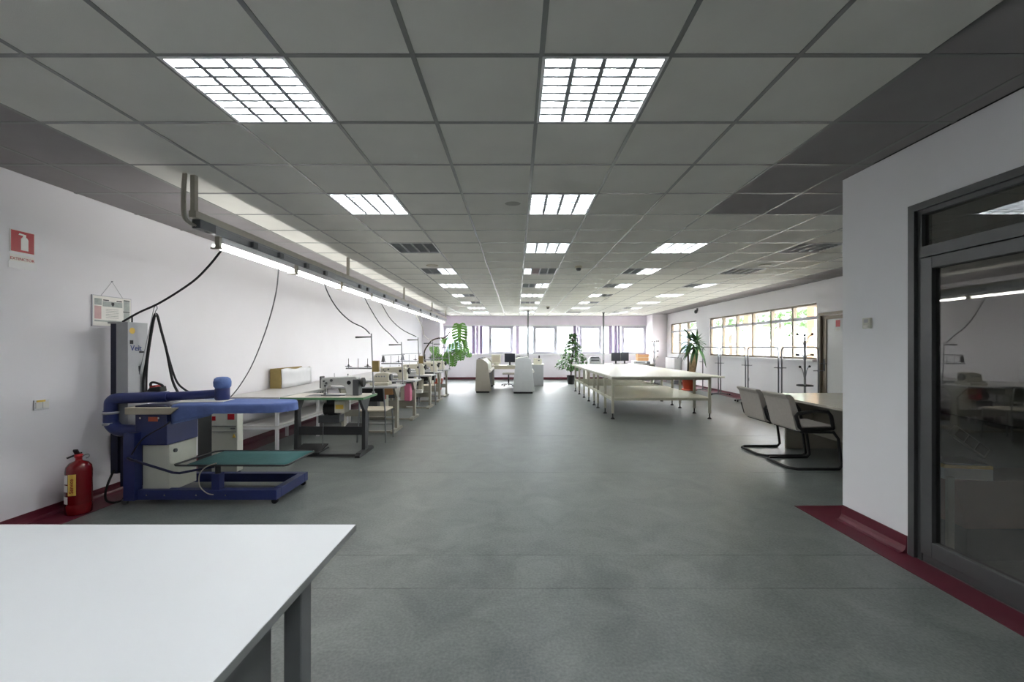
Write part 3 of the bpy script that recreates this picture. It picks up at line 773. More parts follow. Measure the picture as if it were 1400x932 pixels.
# cloth catcher
tz = .345
m = MB(); nx, ny = 10, 6; vs = []
for i in range(nx+1):
    for j in range(ny+1):
        u, v = i/nx, j/ny
        vs.append((-2.97+.90*u, 3.845+.535*v, tz - .02*math.sin(PI*u)*math.sin(PI*v)))
m.add(vs, [(i*(ny+1)+j, (i+1)*(ny+1)+j, (i+1)*(ny+1)+j+1, i*(ny+1)+j+1) for i in range(nx) for j in range(ny)], True)
tc_ = m.build('catch_cloth', 'teal_cloth', t)
so = tc_.modifiers.new('solid', 'SOLIDIFY'); so.thickness = .006
MB().tube([(-2.07, 3.84, tz), (-3.04, 3.84, tz), (-3.07, 3.87, tz), (-3.05, 4.36, tz), (-3.0, 4.385, tz), (-2.07, 4.385, tz), (-2.05, 4.36, tz), (-2.05, 3.87, tz), (-2.07, 3.84, tz)], .009, 7).build('catch_frame', 'iron_dark', t)
MB().tube([(-3.42, 3.79, .425), (-3.38, 3.765, .42), (-3.0, 3.76, .305), (-2.95, 3.77, .298), (-2.72, 3.88, .325)], .011, 8).build('catch_bracket', 'navy_dark', t)
MB().box(-2.715, -2.645, 3.83, 3.90, .045, .27).build('support_post', 'navy', t, bevel=.003)
MB().cyl((-2.68, 3.865, .27), (-2.68, 3.865, .335), .022, 12).build('swivel', 'iron_dark', t)
MB().tube([P(296,633,3.80), P(282,638,3.78), P(273,648,3.78), P(273,664,3.78), P(283,674,3.80), P(292,676,3.82)], .005, 6, 6).build('pedal_cable', 'beige_metal', t)
# iron
ic = Vector((-3.30, 4.09, .905))
ic = P(214, 537, 4.10); ic.z = .98
t = thing('steam_iron', 'black and red steam iron resting on the ironing table', 'iron', (ic.x, ic.y, ic.z-.03))
MB().prism([(ic.x-.07, ic.y-.05), (ic.x+.03, ic.y-.05), (ic.x+.085, ic.y), (ic.x+.03, ic.y+.05), (ic.x-.07, ic.y+.05)], 'z', ic.z-.03, ic.z+.0).build('sole', 'steel', t)
MB().prism([(ic.x-.065, ic.z), (ic.x+.07, ic.z), (ic.x+.06, ic.z+.05), (ic.x-.04, ic.z+.035)], 'y', ic.y-.04, ic.y+.04).build('body', 'black', t, bevel=.006)
MB().prism([(ic.x-.04, ic.z+.035), (ic.x+.02, ic.z+.045), (ic.x+.015, ic.z+.062), (ic.x-.035, ic.z+.055)], 'y', ic.y-.035, ic.y+.035).build('shell', 'red', t)
MB().tube([ic+Vector((-.05,0,.03)), ic+Vector((-.055,0,.075)), ic+Vector((-.02,0,.085)), ic+Vector((.05,0,.06)), ic+Vector((.06,0,.04))], .011, 8, 4).build('handle', 'black', t)
# steam generator
t = thing('steam_generator', 'cream steam generator cabinet on castors behind the ironing table', 'steam generator', (-3.12, 4.8, 0))
MB().box(-3.245, -2.97, 4.58, 4.68, .075, .705).build('cabinet', 'panel_cream', t, bevel=.006)
MB().box(-3.42, -3.25, 4.62, 4.9, .0, .70).build('water_tank', 'panel_dark', t, bevel=.004)
MB().box(-3.235, -2.98, 4.574, 4.58, .56, .565).box(-3.235, -2.98, 4.574, 4.58, .50, .504).box(-3.04, -2.99, 4.573, 4.58, .53, .54).build('panel_joint', 'machine_dark', t)
MB().prism([(-3.02, .44), (-2.985, .44), (-3.0025, .48)], 'y', 4.572, 4.58).build('warning_triangle', 'yellow', t)
MB().box(-3.235, -3.20, 4.574, 4.58, .62, .665).build('warning_label', 'red', t); MB().box(-3.07, -3.0, 4.574, 4.58, .63, .69).build('warning_label', 'red', t)
for cx, cy in ((-3.20, 4.63), (-2.995, 4.63)):
    MB().cyl((cx-.014, cy, .036), (cx+.014, cy, .036), .036, 12).build('caster', 'rubber', t)

# ------------------------------------------------------------------ long worktables along the left wall
for i, (ya, yb, wh) in enumerate(((5.58, 8.0, 'nearest section, holding the long carton'), (8.02, 10.4, 'middle section behind the sewing tables'), (10.42, 12.9, 'farthest section'))):
    t = thing('wall_worktable', f'long grey topped worktable along left wall, {wh}', 'table', ((-3.85-3.08)/2, (ya+yb)/2, 0), 'worktables along the left wall')
    MB().box(-3.85, -3.08, ya, yb, .722, .750).build('table_top', 'worktop', t, bevel=.002)
    for lx in (-3.62, -3.13):
        for ly in (ya+.05, (ya+yb)/2, yb-.05): MB().box(lx-.018, lx+.018, ly-.018, ly+.018, 0, .722).build('leg', 'white_tube', t)
    MB().box(-3.64, -3.11, ya+.03, yb-.03, .355, .375).build('shelf', 'worktop', t)
    m = MB()
    for lx in (-3.62, -3.13): m.box(lx-.015, lx+.015, ya+.05, yb-.05, .325, .355).box(lx-.015, lx+.015, ya+.05, yb-.05, .692, .722)
    m.box(-3.62, -3.13, ya+.035, ya+.065, .325, .355).box(-3.62, -3.13, ya+.035, ya+.065, .692, .722)
    m.build('rail', 'white_tube', t)
t = thing('long_carton', 'long open carton wrapped in white film on the wall worktable', 'box', (-3.78, 7.25, .75))
MB().box(-3.87, -3.70, 6.76, 6.768, .751, 1.045).box(-3.87, -3.862, 6.768, 7.75, .751, 1.06).box(-3.708, -3.70, 6.768, 7.75, .751, 1.03).box(-3.862, -3.708, 7.742, 7.75, .751, 1.05).box(-3.862, -3.708, 6.768, 7.742, .751, .758).build('carton', 'kraft', t)
m = MB(); vs = []; n = 12
for q in range(n+1):
    y = 6.765 + .985*q/n
    for j in range(5): vs.append((-3.688 + .006*math.sin(q*1.7+j*1.1), y, .753 + (.30 + .012*math.sin(q*.9))*j/4))
m.add(vs, [(q*5+j, (q+1)*5+j, (q+1)*5+j+1, q*5+j+1) for q in range(n) for j in range(4)], True)
fo = m.build('film_wrap', 'film', t); sd = fo.modifiers.new('solid', 'SOLIDIFY'); sd.thickness = .003
# ------------------------------------------------------------------ sewing stations
def make_table(label, top, edge, leg, control):
    t = thing('sewing_table', label, 'sewing table', (0,0,0), 'sewing tables in a row')
    tp = MB().box(-.515, .515, -.265, .265, .735, .765).build('table_top', top, t, bevel=.002)
    MB().box(-.525, .525, -.275, -.265, .735, .764).box(-.525, .525, .265, .275, .735, .764).box(.515, .525, -.265, .265, .735, .764).box(-.525, -.515, -.265, .265, .735, .764).build('edge_band', edge, tp)
    MB().box(-.28, .16, -.13, .13, .765, .7665).build('machine_cutout', 'machine_dark', tp)
    for s in (-1, 1):
        x = s*.445; m = MB()
        m.prism([(-.27, 0), (-.27, .03), (-.22, .055), (.22, .055), (.27, .03), (.27, 0)], 'x', x-.032, x+.032)
        m.prism([(-.05, .055), (.07, .055), (.055, .58), (-.035, .58)], 'x', x-.022, x+.022)
        m.prism([(-.035, .56), (.055, .56), (.19, .735), (-.20, .735)], 'x', x-.018, x+.018)
        m.build('leg', leg, t, bevel=.003)
    MB().box(-.42, .42, .0, .018, .24, .35).build('stretcher', leg, t)
    MB().box(-.42, .42, -.235, -.20, .012, .040).build('foot_bar', leg, t)
    pd = MB().prism([(-.25, .05), (-.25, .064), (.03, .120), (.03, .106)], 'x', -.38, -.05).build('treadle', 'black', t)
    MB().prism([(-.255, .045), (-.26, .068), (-.245, .072), (-.24, .05)], 'x', -.39, -.04).box(-.39, -.375, -.25, .03, .06, .075).box(-.055, -.04, -.25, .03, .06, .075).build('treadle_frame', leg, pd)
    MB().tube([(-.1, -.02, .1), (-.1, .0, .45), (-.02, .03, .56)], .006, 6).build('treadle_rod', 'steel', t)
    MB().cyl((-.10, .06, .58), (.08, .06, .58), .085, 16).cyl((.08, .06, .58), (.12, .06, .58), .06, 14).box(-.06, .05, .0, .12, .64, .735).build('motor', 'black', t)
    MB().box(-.16, .12, -.02, .13, .40, .50).build('control_box', 'machine_dark', t, bevel=.004)
    if control:
        cp = MB().box(.13, .26, -.20, -.05, .56, .71).build('switch_box', 'machine_beige', t, bevel=.005)
        MB().box(.145, .245, -.204, -.20, .61, .665).build('name_plate', 'yellow', cp)
    else:
        MB().box(-.40, -.12, -.24, .2, .62, .725).build('drawer', 'machine_beige', t, bevel=.004)
        MB().box(.2, .28, -.1, .1, .38, .66).build('switch_box', 'machine_beige', t, bevel=.004)
    return t
def make_machine(label, body, end):
    t = thing('sewing_machine', label, 'sewing machine', (0,0,0), 'sewing machines on the tables')
    arm = [(.20, .0), (.20, .235), (.17, .25), (-.20, .235), (-.265, .225), (-.275, .20), (-.275, .095), (-.255, .085), (-.20, .085), (-.19, .12), (-.16, .135), (.0, .135), (.035, .12), (.045, .09), (.06, .03), (.05, 0)]
    MB().prism(arm, 'y', -.065, .065).build('arm', body, t, bevel=.012)
    MB().box(-.26, .05, -.085, .085, 0, .012).build('bed', 'steel', t, bevel=.002)
    MB().box(.145, .225, -.072, .072, .0, .215).build('end_cover', end, t, bevel=.012)
    hw = MB().cyl((.225, 0, .17), (.245, 0, .17), .03, 14).cyl((.245, 0, .17), (.275, 0, .17), .062, 18).build('handwheel', 'black', t)
    MB().box(-.295, -.270, -.05, .05, .095, .25).build('face_plate', end, t, bevel=.005)
    MB().cyl((-.235, -.01, .015), (-.235, -.01, .10), .006, 8).cyl((-.22, .01, .03), (-.22, .01, .09), .007, 8).box(-.250, -.215, -.035, .015, .012, .028).build('needle_bar', 'steel', t)
    m = MB()
    for kx, kz in ((-.225, .19), (-.195, .165), (-.21, .13)): m.cyl((kx, -.065, kz), (kx, -.085, kz), .012, 10)
    m.cyl((-.13, -.065, .20), (-.13, -.080, .20), .018, 12); m.build('tension_knobs', 'machine_dark', t)
    MB().cyl((-.12, 0, .24), (-.12, 0, .29), .003, 6).cyl((.06, 0, .24), (.06, 0, .275), .004, 6).sphere((.06, 0, .275), .010, 8, 6).build('thread_post', 'steel', t)
    MB().cyl((.10, -.065, .17), (.10, -.078, .17), .026, 14).build('stitch_dial', 'black', t)
    return t
def make_overlock(label):
    t = thing('overlock_machine', label, 'sewing machine', (0,0,0), 'sewing machines on the tables')
    MB().box(-.15, .15, -.12, .12, 0, .05).build('base', 'machine_beige', t, bevel=.01)
    MB().prism([(-.12, .05), (.15, .05), (.15, .20), (.08, .22), (-.06, .20), (-.10, .16)], 'y', -.07, .10).build('body', 'machine_beige', t, bevel=.012)
    MB().cyl((.15, 0, .13), (.185, 0, .13), .055, 16).build('handwheel', 'machine_dark', t)
    m = MB()
    for q in range(4): m.cyl((-.05+q*.045, -.07, .15), (-.05+q*.045, -.095, .15), .013, 10)
    m.build('tension_knobs', 'steel', t)
    MB().box(-.16, -.08, -.08, .0, .05, .065).cyl((-.12, -.04, .06), (-.12, -.04, .19), .006, 8).build('needle_bar', 'steel', t)
    return t
def make_stand(label, ztop, ztray, spools, box):
    t = thing('thread_stand', label, 'thread stand', (0,0,0), 'thread stands on the tables')
    MB().cyl((0,0,0), (0,0,.03), .022, 10).cyl((0,0,.03), (-.03, 0, ztop), .0095, 8).build('pole', 'steel', t)
    z = ztop - .05
    MB().prism([(-.24, z-.012), (-.03, z-.002), (-.03, z+.012), (-.24, z+.012)], 'y', -.02, .02).build('guide_arm', 'iron_dark', t)
    tr_ = MB().box(-.36, -.01, -.05, .05, ztray-.012, ztray+.006).build('spool_tray', 'leg_grey', t, bevel=.003)
    for q in range(3):
        x = -.34 + q*.13
        m = MB().cyl((x, 0, ztray), (x, 0, ztray+.13), .004, 6)
        if q != 1: m.lathe((x, 0, ztray+.02), [(.045, 0), (.045, .006), (.012, .012), (.008, .03)], 12)
        m.build('spindle', 'iron_dark', t)
    if spools:
        MB().lathe((-.34, 0, ztray+.035), [(.032, 0), (.018, .09), (0, .09)], 12).build('thread_cone', 'machine_dark', t)
        MB().tube([(-.37, .0, ztray+.14), (.03, 0, ztray+.15)], .005, 6).build('guide_rail', 'steel', t)
    if box: MB().box(-.01, .075, -.03, .03, ztray-.05, ztray+.10).build('tag_box', 'kraft', t, bevel=.003)
    return t
ST = [5.44, 6.97, 8.22, 9.75, 10.97, 12.1]
cxs = -2.455
posn = ['green edged table', 'second table', 'third table', 'fourth table', 'fifth table', 'farthest table']
tab1 = make_table('green edged sewing table with dark iron legs, nearest of the row', 'cream_top', 'green_edge', 'iron_dark', True)
tab1.location = (cxs, ST[0]+.26, 0)
tab2 = make_table('grey topped sewing table with pale legs, second in the row', 'worktop', 'panel_grey', 'iron_beige', False)
tab2.location = (cxs, ST[1]+.26, 0)
for i in range(2, 6):
    copy_tree(tab2, (cxs, ST[i]+.26, 0), f'grey topped sewing table with pale legs, {ORD[i] if i < 5 else "farthest"} in the row')
ma1 = make_machine('light grey sewing machine with dark end on the green edged table', 'machine_grey', 'machine_dark'); ma1.location = (-2.29, ST[0]+.26, .7665)
ov = make_overlock('small cream overlock machine on the second sewing table'); ov.location = (-2.27, ST[1]+.25, .7665)
ma3 = make_machine('cream sewing machine on the third sewing table', 'machine_beige', 'machine_beige'); ma3.location = (-2.37, ST[2]+.26, .7665)
for i in range(3, 6): copy_tree(ma3, (-2.37 + (.08 if i > 3 else 0), ST[i]+.26, .7665), f'cream sewing machine on the {ORD[i] if i < 5 else "farthest"} sewing table')
zs = [1.585, 1.49, 1.595, 1.54, 1.53, 1.45]
for i in range(6):
    s = make_stand(f'metal thread stand with spool tray on the {posn[i]}', zs[i]-.765, [.352, .36, .36, .34, .34, .32][i], i in (1, 2), i in (0, 2))
    s.location = (-1.945, ST[i]+.42, .765)

# things kept under and on the sewing tables
t = thing('scrap_box', 'orange and red box of scraps under the second sewing table', 'box', (-2.12, 7.15, .6))
MB().box(-2.17, -2.03, 7.05, 7.2, .62, .735).build('carton', 'cardboard', t); MB().box(-2.26, -2.17, 7.05, 7.18, .54, .735).build('red_bag', 'red', t)
tag(MB().box(-2.16, -2.04, 8.28, 8.45, .36, .70).build('fabric_pile', 'pink', bevel=.02, origin=(-2.1, 8.36, .36)), 'pink fabric hanging under the third sewing table', 'fabric')
tag(MB().box(-2.33, -2.15, 9.80, 9.95, .353, .43).build('paper_stack', 'paper', bevel=.006, origin=(-2.2, 9.9, .35)), 'white paper stack on the crossbar of the fourth sewing table', 'paper')
def make_chair(label, rz, loc, back='black'):
    t = thing('work_chair', label, 'chair', (0,0,0), 'work chairs at the sewing tables')
    MB().box(-.20, .20, -.20, .20, .445, .475).build('seat', 'seat_wood', t, bevel=.012)
    MB().prism([(-.215, .60), (-.24, .80), (-.225, .80), (-.20, .60)], 'x', -.19, .19).build('backrest', back, t, bevel=.008)
    for sx in (-1, 1):
        MB().tube([(sx*.2, .2, 0), (sx*.185, .19, .445)], .0115, 8).build('leg', 'steel', t)
        MB().tube([(sx*.21, -.23, 0), (sx*.19, -.19, .445), (sx*.185, -.215, .62), (sx*.18, -.235, .79)], .0115, 8).build('leg', 'steel', t)
    MB().tube([(-.19, .19, .2), (.19, .19, .2)], .008, 6).build('stretcher', 'steel', t)
    t.location = loc; t.rotation_euler = (0, 0, rz)
    return t
make_chair('black backed chair with pale seat and steel legs behind the green edged table', .0, (-2.13, 6.55, 0))
make_chair('dark backed chair with steel legs between the fourth and fifth sewing tables', .15, (-2.2, 10.62, 0))

# ------------------------------------------------------------------ big cutting table
t = thing('cutting_table', 'very long cream cutting table with many slim legs and a lower shelf', 'table', (2.9, 11.2, 0))
MB().box(1.84, 4.02, 8.30, 14.3, .808, .836).build('table_top', 'pale_top', t, bevel=.003)
LY = [8.40, 9.12, 9.92, 10.42, 11.17, 11.97, 12.85, 13.7]
for y in LY:
    for x in (1.88, 3.77):
        lg = MB().box(x-.024, x+.024, y-.024, y+.024, .11, .808).build('leg', 'pale_leg', t, bevel=.004)
        MB().cyl((x, y, .035), (x, y, .11), .012, 8).lathe((x, y, 0), [(.04, 0), (.04, .012), (.016, .035)], 12).build('levelling_foot', 'black', lg)
for x in (1.88, 3.77): MB().box(x-.018, x+.018, 8.40, 13.7, .355, .40).box(x-.018, x+.018, 8.40, 13.7, .765, .808).build('side_rail', 'pale_leg', t)
MB().box(1.86, 3.80, 8.38, 11.05, .400, .416).build('shelf', 'pale_shelf', t)
for y in (8.40, 10.4, 11.17, 11.6, 11.97, 12.4, 12.85, 13.3, 13.7): MB().box(1.89, 3.76, y-.016, y+.016, .362, .398).build('cross_rail', 'pale_leg', t)
MB().box(1.89, 3.76, 8.385, 8.415, .765, .808).build('front_rail', 'pale_leg', t)

# ------------------------------------------------------------------ conference table and cantilever chairs, right
t = thing('conference_table', 'pale laminate conference table partly hidden by the right partition', 'table', (4.1, 5.35, 0))
MB().box(3.50, 4.70, 4.50, 6.20, .712, .742).build('table_top', 'conf_top', t, bevel=.003)
for y in (4.70, 5.95): MB().box(3.73, 4.60, y, y+.03, .0, .712).build('end_panel', 'conf_panel', t)
MB().box(4.1, 4.13, 4.73, 5.95, .20, .712).build('modesty_panel', 'conf_panel', t)
def cantilever(label, cy):
    t = thing('visitor_chair', label, 'chair', (3.35, cy, 0), 'cantilever visitor chairs')
    w = .27
    MB().tube([(3.60, cy-w, .44), (3.66, cy-w, .36), (3.70, cy-w, .05), (3.67, cy-w, .016), (3.60, cy-w, .014), (3.20, cy-w, .014), (3.13, cy-w+.08, .014), (3.13, cy+w-.08, .014), (3.20, cy+w, .014), (3.60, cy+w, .014), (3.67, cy+w, .016), (3.70, cy+w, .05), (3.66, cy+w, .36), (3.60, cy+w, .44), (3.25, cy+w-.02, .435)], .016, 8).build('sled_frame', 'black', t)
    MB().tube([(3.62, cy-w, .43), (3.25, cy-w+.02, .43)], .0135, 8).box(3.24, 3.6, cy-w+.02, cy+w-.02, .425, .437).build('seat_frame', 'black', t)
    sp = [(3.22, .44), (3.62, .44), (3.665, .455), (3.67, .485), (3.63, .505), (3.22, .485)]
    MB().prism(sp, 'y', cy-.245, cy+.245).build('seat', 'chair_fabric', t, bevel=.016)
    bp_ = [(3.235, .44), (3.27, .47), (3.225, .66), (3.175, .82), (3.135, .855), (3.085, .86), (3.075, .845), (3.11, .80), (3.15, .64), (3.195, .46), (3.215, .44)]
    MB().prism(bp_, 'y', cy-.245, cy+.245).build('backrest', 'chair_fabric', t, bevel=.012)
    for s in (-1, 1):
        y = cy + s*.275
        MB().tube([(3.60, y, .475), (3.575, y, .62), (3.54, y, .665), (3.40, y, .675), (3.20, y, .645), (3.175, y, .62), (3.215, y, .49), (3.245, y, .462), (3.60, y, .475)], .020, 8).build('armrest', 'black', t)
    return t
cantilever('beige upholstered cantilever armchair beside the table, nearer of the two', 5.165)
cantilever('beige upholstered cantilever armchair beside the table, farther of the two', 5.78)
t = thing('thermostat', 'small white thermostat on the right partition wall', 'thermostat', (BX, 3.24, 1.54))
MB().box(BX-.022, BX, 3.205, 3.275, 1.54, 1.62).build('case', 'panel_cream', t, bevel=.004)
MB().box(BX-.0235, BX-.022, 3.222, 3.258, 1.585, 1.61).build('display', 'panel_grey', t); MB().box(BX-.026, BX-.022, 3.22, 3.26, 1.548, 1.565).build('slider', 'paper', t)

# ------------------------------------------------------------------ garment rails and coat stands
def make_rack(label, ya, yb):
    t = thing('garment_rack', label, 'clothes rack', (5.93, (ya+yb)/2, 0), 'chrome garment racks by the windows')
    x = 5.93; r = .10
    pts = [(x, ya, .05), (x, ya, 1.3)] + [(x, ya + r - r*math.cos(a*PI/12), 1.3 + r*math.sin(a*PI/12)) for a in range(1, 7)] + [(x, yb - r + r*math.sin(a*PI/12), 1.3 + r*math.cos(a*PI/12)) for a in range(0, 7)] + [(x, yb, .05)]
    MB().tube(pts, .016, 8).build('hoop', 'rack_chrome', t)
    for y in (ya, yb):
        MB().cyl((x, y, .92), (x, y, .95), .02, 10).box(x-.10, x+.10, y-.006, y+.006, .93, .945).build('collar', 'rack_chrome', t)
        MB().tube([(x-.26, y, .03), (x-.15, y, .055), (x, y, .06), (x+.15, y, .055), (x+.26, y, .03)], .011, 8).build('foot_bar', 'rack_chrome', t)
        for s in (-1, 1): MB().sphere((x+s*.265, y, .026), .024, 10, 6).build('foot_cap', 'black', t)
    return t
for i, (ya, yb) in enumerate(((8.45, 9.62), (9.74, 11.02), (11.14, 12.50), (12.64, 13.7))):
    make_rack(f'chrome garment rack under the right windows, {ORD[i]} from the door', ya, yb)
def coat_stand(label, x, y, ztop, ring):
    t = thing('coat_stand', label, 'coat stand', (x, y, 0), 'coat stands')
    MB().cyl((x, y, .03), (x, y, ztop-.06), .019, 12).build('pole', 'steel', t)
    MB().lathe((x, y, 0), [(.19, 0), (.19, .012), (.05, .03), (.02, .05)], 20).build('base', 'black', t)
    if ring: MB().lathe((x, y, .69), [(.135, -.012), (.135, .012), (.12, .012), (.12, -.012), (.135, -.012)], 20).box(x-.12, x+.12, y-.006, y+.006, .682, .698).build('umbrella_ring', 'black', t)
    for lvl, (zz, n, ph) in enumerate(((ztop-.12, 4, .2), (ztop-.38, 4, .3), (ztop-.72, 2, .5))):
        for q in range(n):
            a = 2*PI*q/n + ph; c, s = math.cos(a), math.sin(a); up = .11 if lvl != 1 else -.01
            h = MB().tube([(x+c*.02, y+s*.02, zz-.10), (x+c*.045, y+s*.045, zz-.02), (x+c*.08, y+s*.08, zz+up*.6), (x+c*.15, y+s*.15, zz+up)], .007, 6, 4).build('hook', 'steel', t)
            MB().sphere((x+c*.16, y+s*.16, zz+up+.004), .022, 10, 6).build('knob', 'black', h)
    MB().sphere((x, y, ztop-.02), .026, 10, 6).cyl((x, y, ztop-.07), (x, y, ztop-.03), .01, 8).build('top_knob', 'black', t)
    return t
coat_stand('steel coat stand with black knobs and umbrella ring beside the white door', 5.36, 8.0, 1.645, True)
coat_stand('thin steel coat stand with black knobs before the far right pillar', X(895,16.4), 16.4, 1.64, False)
t = thing('alarm_sensor', 'small grey motion sensor high on the right wall', 'sensor', (XR, 14.8, 2.6))
MB().box(XR-.03, XR, 14.76, 14.84, 2.64, 2.74).build('mount', 'leg_grey', t); MB().sphere((XR-.06, 14.8, 2.62), .055, 12, 8, (1, 1, 1.2)).build('sensor_head', 'leg_grey', t)
t = thing('wall_socket', 'small white power socket low on the right wall', 'socket', (XR, 11.55, .5))
MB().box(XR-.012, XR, 11.51, 11.59, .50, .58).build('cover_plate', 'panel_grey', t, bevel=.003); MB().cyl((XR-.012, 11.55, .54), (XR-.016, 11.55, .54), .022, 12).build('socket_well', 'machine_dark', t)
t = thing('fan_coil_unit', 'white fan coil heater against the right wall by the far corner', 'heater', (6.08, 16.7, .15))
MB().box(5.95, 6.21, 16.2, 17.2, .15, 1.0).build('casing', 'white_paint', t, bevel=.01)
m = MB()
for q in range(14): m.box(5.97, 6.19, 16.25+q*.065, 16.29+q*.065, 1.0, 1.006)
m.build('air_grille', 'leg_grey', t)
MB().box(5.97, 6.2, 16.23, 17.17, 0, .15).build('plinth', 'leg_grey', t)

# ------------------------------------------------------------------ plotters and desks at the far end
def plotter(label, poly, ya, yb, m_side, m_body, loc):
    t = thing('plotter', label, 'plotter', loc)
    th = .06
    for a in (ya, yb - th): MB().prism(poly, 'y', a, a+th).build('side_panel', m_side, t, bevel=.008)
    x0 = min(p[0] for p in poly); x1 = max(p[0] for p in poly); zt = max(p[1] for p in poly)
    MB().prism([(x0+.06, .62), (x1-.10, .62), (x1-.13, .86), (x0+.20, zt-.02), (x0+.08, zt-.05)], 'y', ya+th, yb-th).build('carriage_cover', 'panel_cream', t)
    MB().box(x0+.05, x1-.08, ya+th, yb-th, .10, .60).build('paper_bay', 'black', t)
    MB().cyl((x1-.05, ya+th, .66), (x1-.05, yb-th, .66), .045, 12).build('paper_roll', 'paper', t)
    MB().box(x0+.03, x1-.06, ya+.02, ya+.10, 0, .05).box(x0+.03, x1-.06, yb-.10, yb-.02, 0, .05).build('foot', 'black', t)
    MB().beam((x0+.10, ya+.10, zt+.012), (x0+.22, ya+.16, zt+.03), .05, .02).build('paper_guide', 'black', t)
    MB().obox((x0+.32, ya+.35, zt+.005), (.30, .5, .012), Matrix.Rotation(-.12, 3, 'Y')).build('paper_sheet', 'paper', t)
    return t
bx0, bx1 = X(649.5,13.2), X(671.5,13.2)
plotter('beige floor plotter with black paper bay, left of the pair', [(bx0, .05), (bx0+.045, 1.02), (bx0+.12, 1.045), (bx0+.24, 1.02), (bx0+.33, .96), (bx0+.385, .90), (bx1, .05)], 13.2, 15.4, 'plotter_beige', 'panel_cream', ((bx0+bx1)/2, 14.3, 0))
wx_0, wx_1 = X(701,13.0), X(731,13.0)
plotter('white floor plotter with rounded top, right of the pair', [(wx_0, .05), (wx_0+.09, 1.02), (wx_0+.17, 1.065), (wx_0+.32, 1.085), (wx_0+.47, 1.07), (wx_0+.55, 1.03), (wx_0+.575, .9), (wx_1, .05)], 13.0, 15.2, 'plotter_white', 'panel_cream', ((wx_0+wx_1)/2, 14.1, 0))
t = thing('computer_desk', 'small pale computer desk between the two plotters', 'desk', (-.40, 16.05, 0))
MB().box(-.92, .10, 15.75, 16.40, .70, .73).build('desk_top', 'conf_top', t, bevel=.003)
MB().box(-.90, .08, 15.78, 15.80, .60, .70).build('drawer_front', 'tan', t)
for x in (-.86, .04):
    for y in (15.80, 16.35): MB().box(x-.02, x+.02, y-.02, y+.02, 0, .70).build('leg', 'steel', t)
def monitor(label, x, y, z, w, h, back=False, m='screen'):
    t = thing('monitor', label, 'monitor', (x, y, z))
    MB().box(x-w/2, x+w/2, y-.02, y+.03, z+.11, z+.11+h).build('housing', 'black', t, bevel=.005)
    MB().box(x-w/2+.015, x+w/2-.015, y-.022, y-.02, z+.125, z+.095+h).build('screen', m, t)
    MB().box(x-.03, x+.03, y+.0, y+.03, z+.01, z+.12).build('neck', 'black', t)
    MB().box(x-.11, x+.11, y-.08, y+.09, z, z+.012).build('stand', 'black', t, bevel=.003)
monitor('black flat monitor on the desk between the plotters', X(697,15.95), 15.95, .73, .39, .33)
t = thing('crt_monitor', 'old cream box monitor on the desk beside the flat monitor', 'monitor', (X(678.5,16.0), 16.0, .73))
cx = X(678.5, 16.0)
MB().box(cx-.17, cx+.17, 15.86, 15.96, .80, 1.13).build('bezel', 'machine_beige', t, bevel=.01)
MB().box(cx-.13, cx+.13, 15.857, 15.86, .85, 1.09).build('screen', 'tan', t)
MB().prism([(15.96, .82), (16.28, .87), (16.28, 1.04), (15.96, 1.11)], 'x', cx-.14, cx+.14).build('rear_housing', 'machine_beige', t)
MB().cyl((cx, 16.02, .73), (cx, 16.02, .81), .10, 16).build('swivel_base', 'machine_beige', t)
t = thing('desk_chair', 'dark office chair tucked under the desk between the plotters', 'chair', (-.28, 15.55, 0))
MB().box(-.50, -.06, 15.36, 15.78, .42, .48).build('seat', 'conf_panel', t, bevel=.02)
MB().cyl((-.28, 15.57, .08), (-.28, 15.57, .42), .025, 10).build('column', 'black', t)
for q in range(5):
    a = 2*PI*q/5+.3; MB().beam((-.28, 15.57, .09), (-.28+.26*math.cos(a), 15.57+.26*math.sin(a), .05), .035, .025).sphere((-.28+.26*math.cos(a), 15.57+.26*math.sin(a), .028), .028, 8, 6).build('base_leg', 'black', t)
x0, x1 = X(732,15.5), X(743,15.5)
t = thing('side_cabinet', 'grey side cabinet standing behind the white plotter', 'cabinet', ((x0+x1)/2, 15.75, 0))
MB().box(x0-.16, x1, 15.5, 16.05, 0, .755).build('body', 'panel_grey', t, bevel=.004)
MB().box(x0-.18, x1+.03, 15.47, 16.07, .755, .785).build('worktop', 'panel_cream', t)
t = thing('label_printer', 'small cream label printer on the grey side cabinet', 'printer', (x0+.08, 15.75, .785))
MB().prism([(x0-.06, .785), (x0+.24, .785), (x0+.24, .96), (x0+.14, 1.0), (x0-.06, 1.0)], 'y', 15.6, 15.95).build('case', 'machine_beige', t, bevel=.008)
MB().box(x0+.1, x0+.16, 15.595, 15.6, .90, .94).build('display', 'machine_dark', t); MB().box(x0+.12, x0+.17, 15.7, 15.75, 1.0, 1.10).build('roll_holder', 'black', t)
# power poles
for px, d, zb_, wh in ((722, 15.95, .0, 'above the white plotter'), (825, 16.8, .0, 'beside the printer at the window')):
    x = X(px, d); t = thing('power_pole', f'slim grey power pole from floor to ceiling {wh}', 'power pole', (x, d, 0))
    MB().box(x-.03, x+.03, d-.03, d+.03, 0, CEIL).build('pole', 'leg_grey', t, bevel=.003)
    MB().box(x-.045, x+.045, d-.045, d+.045, CEIL-.03, CEIL-.001).build('ceiling_cap', 'machine_dark', t)
    MB().box(x-.022, x+.022, d-.036, d-.03, .9, 1.15).build('socket_strip', 'panel_grey', t)
